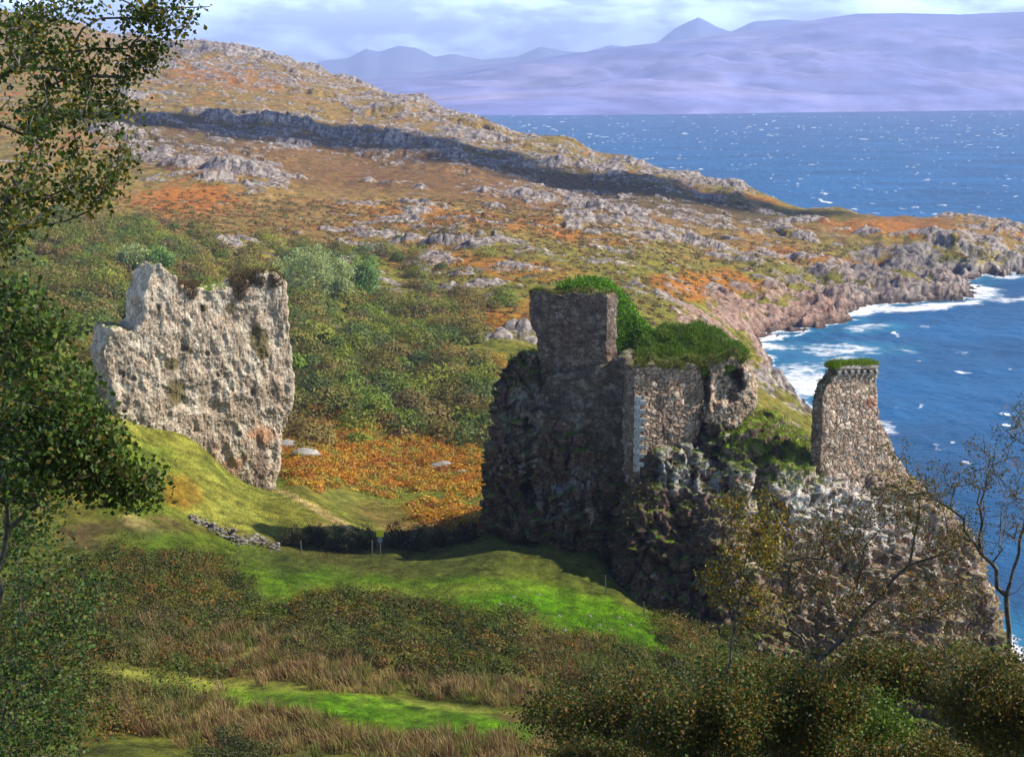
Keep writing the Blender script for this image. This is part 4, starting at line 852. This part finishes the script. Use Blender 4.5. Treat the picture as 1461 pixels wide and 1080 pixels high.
def tubes(nodes, par, rmin, power=.45, sides=5, rmax=9):
    n = len(nodes); cntd = np.zeros(n); haschild = np.zeros(n, bool); haschild[par[par >= 0]] = True
    cntd[~haschild] = 1
    for i in range(n-1, 0, -1): cntd[par[i]] += cntd[i]
    r = np.minimum(rmin*np.maximum(cntd,1)**power, rmax); d = nodes - nodes[np.maximum(par, 0)]; d[0] = (0,0,1)
    d /= np.linalg.norm(d,axis=1)[:,None]+1e-9
    a = np.cross(d, np.array([.31,.77,.55])); a /= np.linalg.norm(a,axis=1)[:,None]+1e-9; b = np.cross(d, a)
    ang = np.arange(sides)*2*math.pi/sides
    ring = nodes[:,None,:] + r[:,None,None]*(a[:,None,:]*np.cos(ang)[None,:,None] + b[:,None,:]*np.sin(ang)[None,:,None])
    # start ring of each edge sits at its parent's point with the edge's own frame
    pr = np.maximum(par, 0); rp = np.minimum(r[pr], r*1.6)
    ring0 = nodes[pr][:,None,:] + rp[:,None,None]*(a[:,None,:]*np.cos(ang)[None,:,None] + b[:,None,:]*np.sin(ang)[None,:,None])
    V = np.concatenate([ring0[1:].reshape(-1,3), ring[1:].reshape(-1,3)]); m = n-1; off = m*sides
    i = np.arange(m)[:,None]*sides; k = np.arange(sides)[None,:]; k2 = (k+1) % sides
    Fq = np.stack([i+k, i+k2, off+i+k2, off+i+k], 2).reshape(-1,4)
    return V, Fq, r
def blob_pts(blobs, rng, dens):
    out = []
    for (px, py, rx, ry, D, rd, w) in blobs:
        n = max(4, int(dens*w)); d = rng.normal(size=(n,3)); d /= np.linalg.norm(d,axis=1)[:,None]; d *= (rng.rand(n,1)**.45)
        Dq = D + d[:,1]*rd; out.append(P(px + d[:,0]*rx, py + d[:,2]*ry, Dq))
    return np.concatenate(out)
def make_tree(name, label, skel, targets, rng, leaf, nleaf, pal, spread, rmin=.006, step=.35, group=None, power=.45, aspect=.6, up=.0, curl=.18, rmax=9, hang=0., tname='crown'):
    nodes, par, tips = grow(skel, targets, rng, step, curl)
    root = nodes[0]; e = empty(name, root, label, 'tree' if 'shrub' not in name else 'shrub', group)
    V, Fq, r = tubes(nodes, par, rmin, power, rmax=rmax)
    child('trunk', npmesh('limbs', V, Fq, M_BARK, True), e)
    cand = np.flatnonzero(r < rmin*3.2); cand = cand[cand > 0]
    idx = np.where(rng.rand(nleaf) < .55, tips[rng.randint(len(tips), size=nleaf)], cand[rng.randint(len(cand), size=nleaf)])
    t = rng.rand(nleaf,1); C = nodes[idx]*t + nodes[par[idx]]*(1-t) + rng.normal(size=(nleaf,3))*spread; C[:,2] -= hang*rng.rand(nleaf)
    b = tri_leaves(C, leaf, rng, pick(pal, nleaf, rng, .3), up, aspect)
    child(tname, npmesh('leaves', b[0], b[1], M_LEAF, False, col=b[2]), e)
    return e
# pale willows out on the moor
WIL = [(.42,.50,.22),(.52,.58,.31),(.32,.40,.17),(.44,.50,.19)]
GRN = [(.24,.38,.11),(.32,.46,.14),(.18,.28,.09)]
def moor_tree(px, py, r, h, pal, label, seed, D=None):
    rg = np.random.RandomState(seed)
    if D is None:
        Ds = np.linspace(120, 600, 600); u, v_ = uv(px, py); zz = ground(u*Ds, Ds); D = Ds[np.argmax(zz >= ZC + v_*Ds)]
    b0 = P(px, py, D); b0[2] = ground(b0[0], b0[1])[0]; rm = r*D/F; hm = h*D/F
    d = rg.normal(size=(170,3)); d /= np.linalg.norm(d,axis=1)[:,None]; d *= rg.rand(170,1)**.35
    d *= (1+.35*fbm3(d*1.5+seed, 2, seed))[:,None]
    tg = b0 + np.array([0,0,hm*.52]) + d*np.array([rm, rm*.8, hm*.5])
    return make_tree('willow_tree', label, [[b0-np.array([0,0,.4]), b0+np.array([.1,0,hm*.2])]], tg, rg, .36, 5200, pal, .45, .03, .8, 'pale willows on the moor', aspect=.75)
moor_tree(440, 424, 44, 74, WIL, 'broad silvery green willow, the largest of the trees on the moor', 1)
moor_tree(482, 428, 26, 60, WIL, 'silvery willow between the broad one and the small green one', 2)
moor_tree(521, 424, 22, 54, GRN, 'small bright green tree at the right end of the willow clump', 3)
moor_tree(190, 385, 24, 36, WIL, 'low pale willow above the rock fin, nearer the dark foreground tree', 4)
moor_tree(228, 388, 26, 32, GRN, 'low green willow just above the peak of the rock fin', 5)
# dark shrubs in the castle's shade and by the gully
def shrub(px, D, r, h, pal, label, seed, n=2600, leaf=.13, name='shrub', group='dark shrubs in the shade of the castle'):
    rg = np.random.RandomState(seed); x = (px-CX)/F/CT*D; z = ground(x, D)[0]; b0 = np.array([x, D, z])
    d = rg.normal(size=(90,3)); d[:,2] = np.abs(d[:,2]); d /= np.linalg.norm(d,axis=1)[:,None]; d *= rg.rand(90,1)**.4; d *= (1+.4*fbm3(d*1.6+seed, 2, seed))[:,None]
    tg = b0 + d*np.array([r, r*.8, h])
    return make_tree(name, label, [[b0-np.array([0,0,.2]), b0+np.array([0,0,.25])]], tg, rg, leaf, n, pal, .16, .012, .3, group, aspect=.7)
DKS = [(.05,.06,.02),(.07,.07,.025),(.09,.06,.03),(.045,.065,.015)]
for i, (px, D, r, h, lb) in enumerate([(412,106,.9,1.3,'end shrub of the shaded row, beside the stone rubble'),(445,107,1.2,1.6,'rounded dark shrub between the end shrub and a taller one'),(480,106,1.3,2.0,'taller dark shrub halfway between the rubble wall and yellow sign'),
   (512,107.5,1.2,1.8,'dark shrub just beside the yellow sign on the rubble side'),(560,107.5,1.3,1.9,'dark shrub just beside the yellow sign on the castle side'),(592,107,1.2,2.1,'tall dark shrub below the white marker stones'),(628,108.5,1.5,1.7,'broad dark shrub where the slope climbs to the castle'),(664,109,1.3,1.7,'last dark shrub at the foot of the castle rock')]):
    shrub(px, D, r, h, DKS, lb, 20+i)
shrub(1000, 99, 1.3, 1.9, [(.08,.17,.02),(.11,.20,.03)], 'bright green bush at the foot of the rock stack', 31, group=None)
shrub(1052, 95, 1.7, 2.0, [(.12,.13,.03),(.09,.12,.02)], 'olive bush beside the bright green bush under the stack', 32, group=None)
shrub(310, 59.5, 2.6, 1.9, [(.055,.075,.018),(.08,.09,.025),(.045,.06,.02)], 'round dark gorse bush at the bottom edge among the rushes', 33, 9000, .085, 'gorse_shrub', None)
# foreground trees
def line(*pts): return [P(*p) for p in pts]
BIR = [(.05,.085,.015),(.08,.12,.02),(.035,.06,.012),(.14,.14,.025),(.06,.10,.015),(.20,.15,.03)]
rg = np.random.RandomState(51)
bl = [(30,60,70,60,13,1.2,1.3),(110,90,80,60,13.5,1,1.2),(60,170,90,60,13,1.3,1.4),(150,150,60,50,13.5,1,.8),(40,270,80,60,12.5,1.2,1.3),(150,230,60,40,13,1,.8),(195,85,30,40,13.5,.6,.5),(125,280,40,22,13,.7,.4),(10,345,36,40,12.5,.8,.5),(215,25,36,18,13.5,.4,.45),(255,40,22,10,13.5,.3,.12),(230,15,60,8,13.5,.3,.3),(215,75,22,25,13.5,.3,.3),(90,20,90,20,13,1,.6),(-60,150,80,120,13,1,.6)]
sk = [line((-330,900,14),(-320,500,14),(-260,330,13.8),(-180,250,13.5)), line((-260,330,13.8),(-60,330,13.2),(60,322,12.8),(130,300,12.9)), line((-180,250,13.5),(-40,130,13.3),(60,75,13.4),(180,70,13.5)), line((-40,130,13.3),(20,95,13.2),(90,100,13.3),(180,110,13.4)), line((-180,250,13.5),(-80,-20,13.3),(60,-30,13.3),(200,12,13.5),(300,10,13.5)), line((-60,330,13.2),(0,310,12.9),(30,250,12.8))]
make_tree('birch_tree', 'overhanging dark branches with small green and yellow leaves against the hill and sky', sk, blob_pts(bl, rg, 30), rg, .048, 9500, np.array(BIR)*.8, .075, .0048, .22, None, .42, .7)  # leaf colours scaled down to carry the crown's shade
HAZ = [(.045,.085,.018),(.07,.12,.022),(.035,.065,.016),(.10,.15,.03),(.12,.10,.03)]
bl = [(30,480,70,60,17,1.2,1.2),(60,560,90,70,17,1.4,1.6),(110,640,80,50,17,1.2,1.3),(50,680,90,60,17,1.4,1.4),(175,680,50,30,17,.8,.6),(205,695,34,20,17,.5,.35),(60,620,90,50,17,1,.6),(130,610,50,40,17,.8,.5),(20,420,36,30,17,.8,.4)]
sk = [line((-60,1500,17.5),(-40,1150,17.5),(-10,900,17.3),(10,700,17.1),(30,560,17)), line((10,760,17.2),(90,690,17),(170,690,17)), line((10,700,17.1),(60,600,17),(130,570,17))]
rg = np.random.RandomState(52)
make_tree('hazel_tree', 'dense dark green tree beside the rock fin at the frame edge', sk, blob_pts(bl, rg, 60), rg, .072, 15000, HAZ, .12, .004, .28, None, .42, .75)
bl = [(40,800,80,60,20,1.2,1),(80,900,70,60,20,1.2,1),(30,960,80,70,20,1.4,1.2),(100,1010,50,60,20,1,.7),(130,850,30,40,20,.6,.4),(50,1060,100,40,20,1.4,.8),(20,740,50,40,20,1,.5)]
sk = [line((-120,1600,20.5),(-60,1250,20.4),(0,1050,20.2),(30,880,20)), line((0,1050,20.2),(80,960,20))]
rg = np.random.RandomState(53)
make_tree('sapling', 'loose pale leaved tree filling the lower corner below the hazel', sk, blob_pts(bl, rg, 42), rg, .062, 8500, [(.05,.10,.025),(.08,.14,.03),(.035,.07,.018),(.12,.11,.03)], .14, .004, .3, None, .42, .7)
# sparse autumn trees on the right
AUT = [(.12,.11,.025),(.20,.13,.03),(.09,.10,.025),(.26,.12,.03),(.07,.09,.02)]
rg = np.random.RandomState(54)
sk = [line((1446,1500,25),(1444,1080,25),(1440,900,25),(1436,850,25)), line((1436,850,25),(1400,790,24.8),(1375,740,24.7),(1330,710,24.6)), line((1436,850,25),(1455,770,25),(1475,690,25),(1470,610,25)), line((1400,790,24.8),(1405,700,24.8),(1420,640,24.8)), line((1436,850,25),(1500,800,25.2),(1540,700,25))]
bl = [(1420,660,60,60,25,1.1,1),(1450,600,30,40,25,.6,.35),(1350,690,60,40,24.6,.8,.8),(1300,680,50,40,24.6,.8,.5),(1440,730,50,40,25,.8,.6),(1270,640,30,25,24.5,.5,.2),(1390,760,50,40,24.8,.8,.6),(1500,650,40,80,25,.8,.6)]
make_tree('thorn_tree', 'nearly bare dark tree standing against the blue sea', sk, blob_pts(bl, rg, 80), rg, .040, 4600, AUT, .07, .0050, .26, None, .46, .7, curl=.28)
rg = np.random.RandomState(55)
sk = [line((1180,1500,27),(1160,1120,27),(1165,960,26.8),(1215,890,26.6),(1275,825,26.5),(1298,805,26.5),(1306,760,26.5),(1312,720,26.5)), line((1298,805,26.5),(1345,790,26.4),(1385,770,26.4)), line((1275,825,26.5),(1225,850,26.3),(1190,880,26.3)), line((1165,960,26.8),(1120,880,26.6),(1130,800,26.5),(1190,790,26.4),(1230,780,26.4)), line((1215,890,26.6),(1250,830,26.9),(1290,825,26.9),(1320,820,26.9))]
bl = [(1290,720,70,40,26.5,1,1),(1200,760,60,40,26.4,1,.9),(1130,780,60,50,26.5,1,.8),(1350,770,50,30,26.4,.8,.6),(1180,840,80,40,26.5,1,1),(1320,850,60,40,26.5,1,.8),(1250,880,90,40,26.5,1,1),(1380,850,40,40,26.4,.7,.4)]
make_tree('leaning_tree', 'leaning tree with a crooked forked limb in front of the rock stack', sk, blob_pts(bl, rg, 95), rg, .050, 8000, np.array(AUT)*.9, .10, .0055, .26, None, .45, .7, curl=.26)
rg = np.random.RandomState(56)
sk = [line((1030,1500,24),(1034,1100,24),(1038,980,24),(1047,900,24),(1062,830,24),(1070,760,24)), line((1047,900,24),(1090,850,24),(1110,790,24)), line((1062,830,24),(1040,780,24),(1045,730,24))]
bl = [(1070,730,50,50,24,.7,.8),(1060,810,60,50,24,.8,.9),(1110,770,40,50,24,.7,.5),(1020,850,30,30,24,.6,.3),(1090,870,50,40,24,.8,.5)]
make_tree('young_birch', 'slim young birch with yellow leaves in front of the dark cliff', sk, blob_pts(bl, rg, 42), rg, .055, 4200, [(.15,.14,.025),(.22,.17,.03),(.09,.11,.02),(.28,.16,.03)], .10, .0048, .24, None, .44, .7)
rg = np.random.RandomState(57)
make_tree('pale_sapling', 'thin pale stem rising out of the bushes in front of the stack', [line((1350,1500,30),(1352,1050,30),(1350,900,30),(1351,850,30))], blob_pts([(1355,880,25,40,30,.4,.4),(1350,950,40,40,30,.6,.5)], rg, 26), rg, .045, 700, AUT, .1, .005, .3)
# dense bushes along the bottom right
OAK = [(.045,.07,.014),(.065,.095,.018),(.035,.05,.012),(.09,.10,.022),(.12,.09,.025),(.055,.09,.015)]
BB = [('rusty olive bush hiding the foot of the nearly bare tree', 1440,985,75,70,23.5,74),
      ('front bush below the young birch at the bottom edge', 1000,1085,100,50,26,70),('front bush at the base of the leaning tree at the bottom edge', 1190,1095,110,50,26,71),('front bush under the thin pale stem at the bottom edge', 1350,1085,100,50,26,72),('small front bush under the low oak at the bottom edge', 850,1085,80,36,27,73),
      ('tall bushy oak just behind the green thicket, below the cliff', 1080,960,80,50,38,67),('rusty topped bush behind the crooked limb', 1220,950,90,45,38,68),('olive bush directly behind the nearly bare tree', 1370,950,80,45,38,69),
      ('low bushy oak at the lower middle edge with olive leaves', 880,1010,110,70,33,61),('bushy dark oak between the young birch and the low oak', 990,1010,90,75,23.2,62),('mossy green thicket tree directly under the leaning tree', 1140,1010,105,72,24.5,63),
      ('broad bright green bush at the bottom under the crooked limb', 1260,1020,100,80,30,64),('brownish bush at the foot of the nearly bare tree', 1400,990,90,80,32,65),('dark corner bush beside the thin pale stem', 1480,1040,90,90,29,66)]
for lb, px, py, rx, ry, D, sd in BB:
    rg = np.random.RandomState(sd); bl = []
    for k in range(9):
        a = rg.rand()*6.28; bl.append((px+rx*.75*math.cos(a)*rg.rand()**.5, py+ry*.6*math.sin(a)*rg.rand()**.5+12, rx*.6, ry*.55, D, 1.3*D/32, 1))
    sk = [line((px,py+600,D+.3),(px+8,py+160,D),(px,py+50,D))]
    p2 = [OAK[i] for i in rg.permutation(6)[:4]] + [(.17,.10,.03)]
    if sd == 64: p2 = [(.09,.15,.02),(.06,.10,.02),(.12,.17,.03)]
    if sd == 65: p2 = [(.12,.085,.03),(.08,.075,.02),(.06,.07,.02)]
    make_tree('bushy_oak', lb, sk, blob_pts(bl, rg, 36), rg, .078*(D/32)**.8, 21000, np.array(p2)*1.2, .20*D/32, .006, .35, 'bushy oaks along the lower edge', .42, .7)
print('trees', time.time()-T0)

# ------------------------------------------------------------------ sign, posts, rubble wall, boulders
def at_ground(px, D):
    x = (px-CX)/F/CT*D; return np.array([x, D, ground(x, D)[0]])
def boxm(name, c, size, m, bev=.008, rot=0, tilt=0):
    t = bmesh.new(); bmesh.ops.create_cube(t, size=1); bmesh.ops.scale(t, vec=size, verts=t.verts); bmesh.ops.bevel(t, geom=t.edges, offset=bev, segments=1)
    from mathutils import Matrix
    t.transform(Matrix.Rotation(tilt, 4, 'Y')); bmesh.ops.translate(t, vec=[float(q) for q in c], verts=t.verts)
    me = bpy.data.meshes.new(name); t.to_mesh(me); t.free(); me.materials.append(m); return me
g = at_ground(538, 104.4); sg = empty('warning_sign', g, 'small yellow square sign on a post in front of the dark shrubs', 'sign')
child('post', boxm('post', g+[0,0,.85], (.09,.09,1.9), M_POST), sg); child('panel', boxm('panel', g+[0,-.07,1.75], (.56,.03,.56), M_YEL), sg, label='yellow square panel')
child('lower_panel', boxm('lower_panel', g+[0,-.07,1.22], (.34,.03,.42), M_WHITE), sg, label='grey notice below the yellow panel')
for px, D, h, lb in ((422,103.5,1.2,'leaning grey fence post near the rubble wall'),(526,104.6,1.3,'thin fence post beside the yellow sign'),(868,98.2,1.5,'fence post standing on the green bank in front of the cliff'),(925,95.5,1.2,'fence post farther down the green bank toward the bushes')):
    g = at_ground(px, D); me = boxm('fence_post', (0,0,h/2-.1), (.08,.08,h), M_POST, .012, 0, .06*rng.normal()); o = link('fence_post', me, label=lb, category='post', group='fence posts'); o.location = [float(q) for q in g]
def stone_mesh(name, r, seed, colr_):
    v = IV3*np.array(r); v = v*(1+.35*fbm3(IV3*1.3+seed, 3, seed))[:,None]; f1, f2, cid = worley3(IV3*1.2+seed, seed); v = v*(1+.12*(f1-.5))[:,None]
    c = np.tile(np.array(colr_), (len(v),1))*(1+.5*fbm3(IV3*3+seed, 3, seed+1))[:,None]
    return npmesh(name, v, IF3, M_ROCK, False, col=np.clip(c,.01,.9))
SM = [stone_mesh('stone', (1,.8,.6), 70+i, (.30,.27,.24)) for i in range(5)]
def merge_stones(name, pts, sizes, base):
    Vs = []; Fs = []; Cs = []; o = 0
    for i, (p, s) in enumerate(zip(pts, sizes)):
        v = IV3*np.array([s*1.2, s, s*.75]); v = v*(1+.4*fbm3(IV3*1.2+i*3.3, 2, 5))[:,None] + p
        Vs.append(v); Fs.append(IF3+o); o += len(v); Cs.append(np.tile(np.array(base)*(.6+.8*rng.rand()), (len(v),1)))
    return npmesh(name, np.concatenate(Vs), np.concatenate(Fs), M_ROCK, False, col=np.concatenate(Cs))
t = np.sort(rng.rand(210)); wpx_ = 262 + 128*t; Dw = 104.6 - .3*t + .5*np.sin(t*9) + rng.normal(size=len(t))*.45*(.6+t)
pts = []
for px, D in zip(wpx_, Dw):
    g = at_ground(px, D); g[2] += -.03 + .22*abs(rng.normal())*(1.3-px/390*.6); pts.append(g)
o = link('rubble_wall', merge_stones('rubble', pts, .05+.15*rng.rand(len(pts))**1.5, (.24,.22,.19)), label='tumbled dry stone wall running down from the soil bank to the shrubs', category='wall')
BO = [(408,640,1.3,'pale boulder just right of the rock fin base'),(432,650,1.1,'white topped boulder beside the pale one near the fin'),(630,668,1.0,'flat boulder alone among the orange bracken'),(660,678,.7,'small stone beside the flat boulder in the bracken'),(582,770,.45,'small white stone above the dark shrubs'),(574,777,.35,'tiny white stone below the small white one')]
for i, (px, py, s, lb) in enumerate(BO):
    Ds = np.linspace(100, 260, 500); u, v_ = uv(px, py); zz = ground(u*Ds, Ds); D = Ds[np.argmax(zz >= ZC + v_*Ds)]
    me = stone_mesh('boulder', (s*1.4, s, s*.6), 90+i, (.34,.32,.29)); o = link('boulder', me, label=lb, category='boulder', group='pale boulders'); g = at_ground(px, D); o.location = [float(g[0]), float(g[1]), float(g[2]+s*.15)]
WS = [(733,852),(770,849),(712,862),(800,880),(845,880),(808,900),(877,900),(860,893),(935,905),(905,893),(888,882)]
ORD = 'first second third fourth fifth sixth seventh eighth ninth tenth eleventh'.split()
for i, (px, py) in enumerate(sorted(WS)):
    Ds = np.linspace(70, 120, 300); u, v_ = uv(px, py); zz = ground(u*Ds, Ds); D = Ds[np.argmax(zz >= ZC + v_*Ds)]; g = at_ground(px, D)
    o = link('white_stone', SM[i % 5], label='small white stone on the green bank below the castle, %s from the left' % ORD[i], category='stone', group='small white stones on the green bank'); o.scale = (.16,.16,.14); o.location = [float(q) for q in g]
# ------------------------------------------------------------------ air
if HAZE:
    bmh = bmesh.new(); bmesh.ops.create_cube(bmh, size=1); bmesh.ops.scale(bmh, vec=(36000, 21300, 1000), verts=bmh.verts); bmesh.ops.translate(bmh, vec=(0, 10250, 490), verts=bmh.verts)
    for v_ in bmh.verts: v_.co.z = max(v_.co.z, -14)
    me = bpy.data.meshes.new('haze'); bmh.to_mesh(me); bmh.free()
    def b_haze(m, n, l, out):
        pv_ = n.new('ShaderNodeVolumePrincipled'); pv_.inputs['Color'].default_value = (.42,.54,1.0,1); pv_.inputs['Density'].default_value = HZD; pv_.inputs['Anisotropy'].default_value = 0.0
        l.new(pv_.outputs[0], out.inputs['Volume'])
    me.materials.append(mat('haze_air', b_haze)); link('haze', me, kind='stuff')
print('done', time.time()-T0)
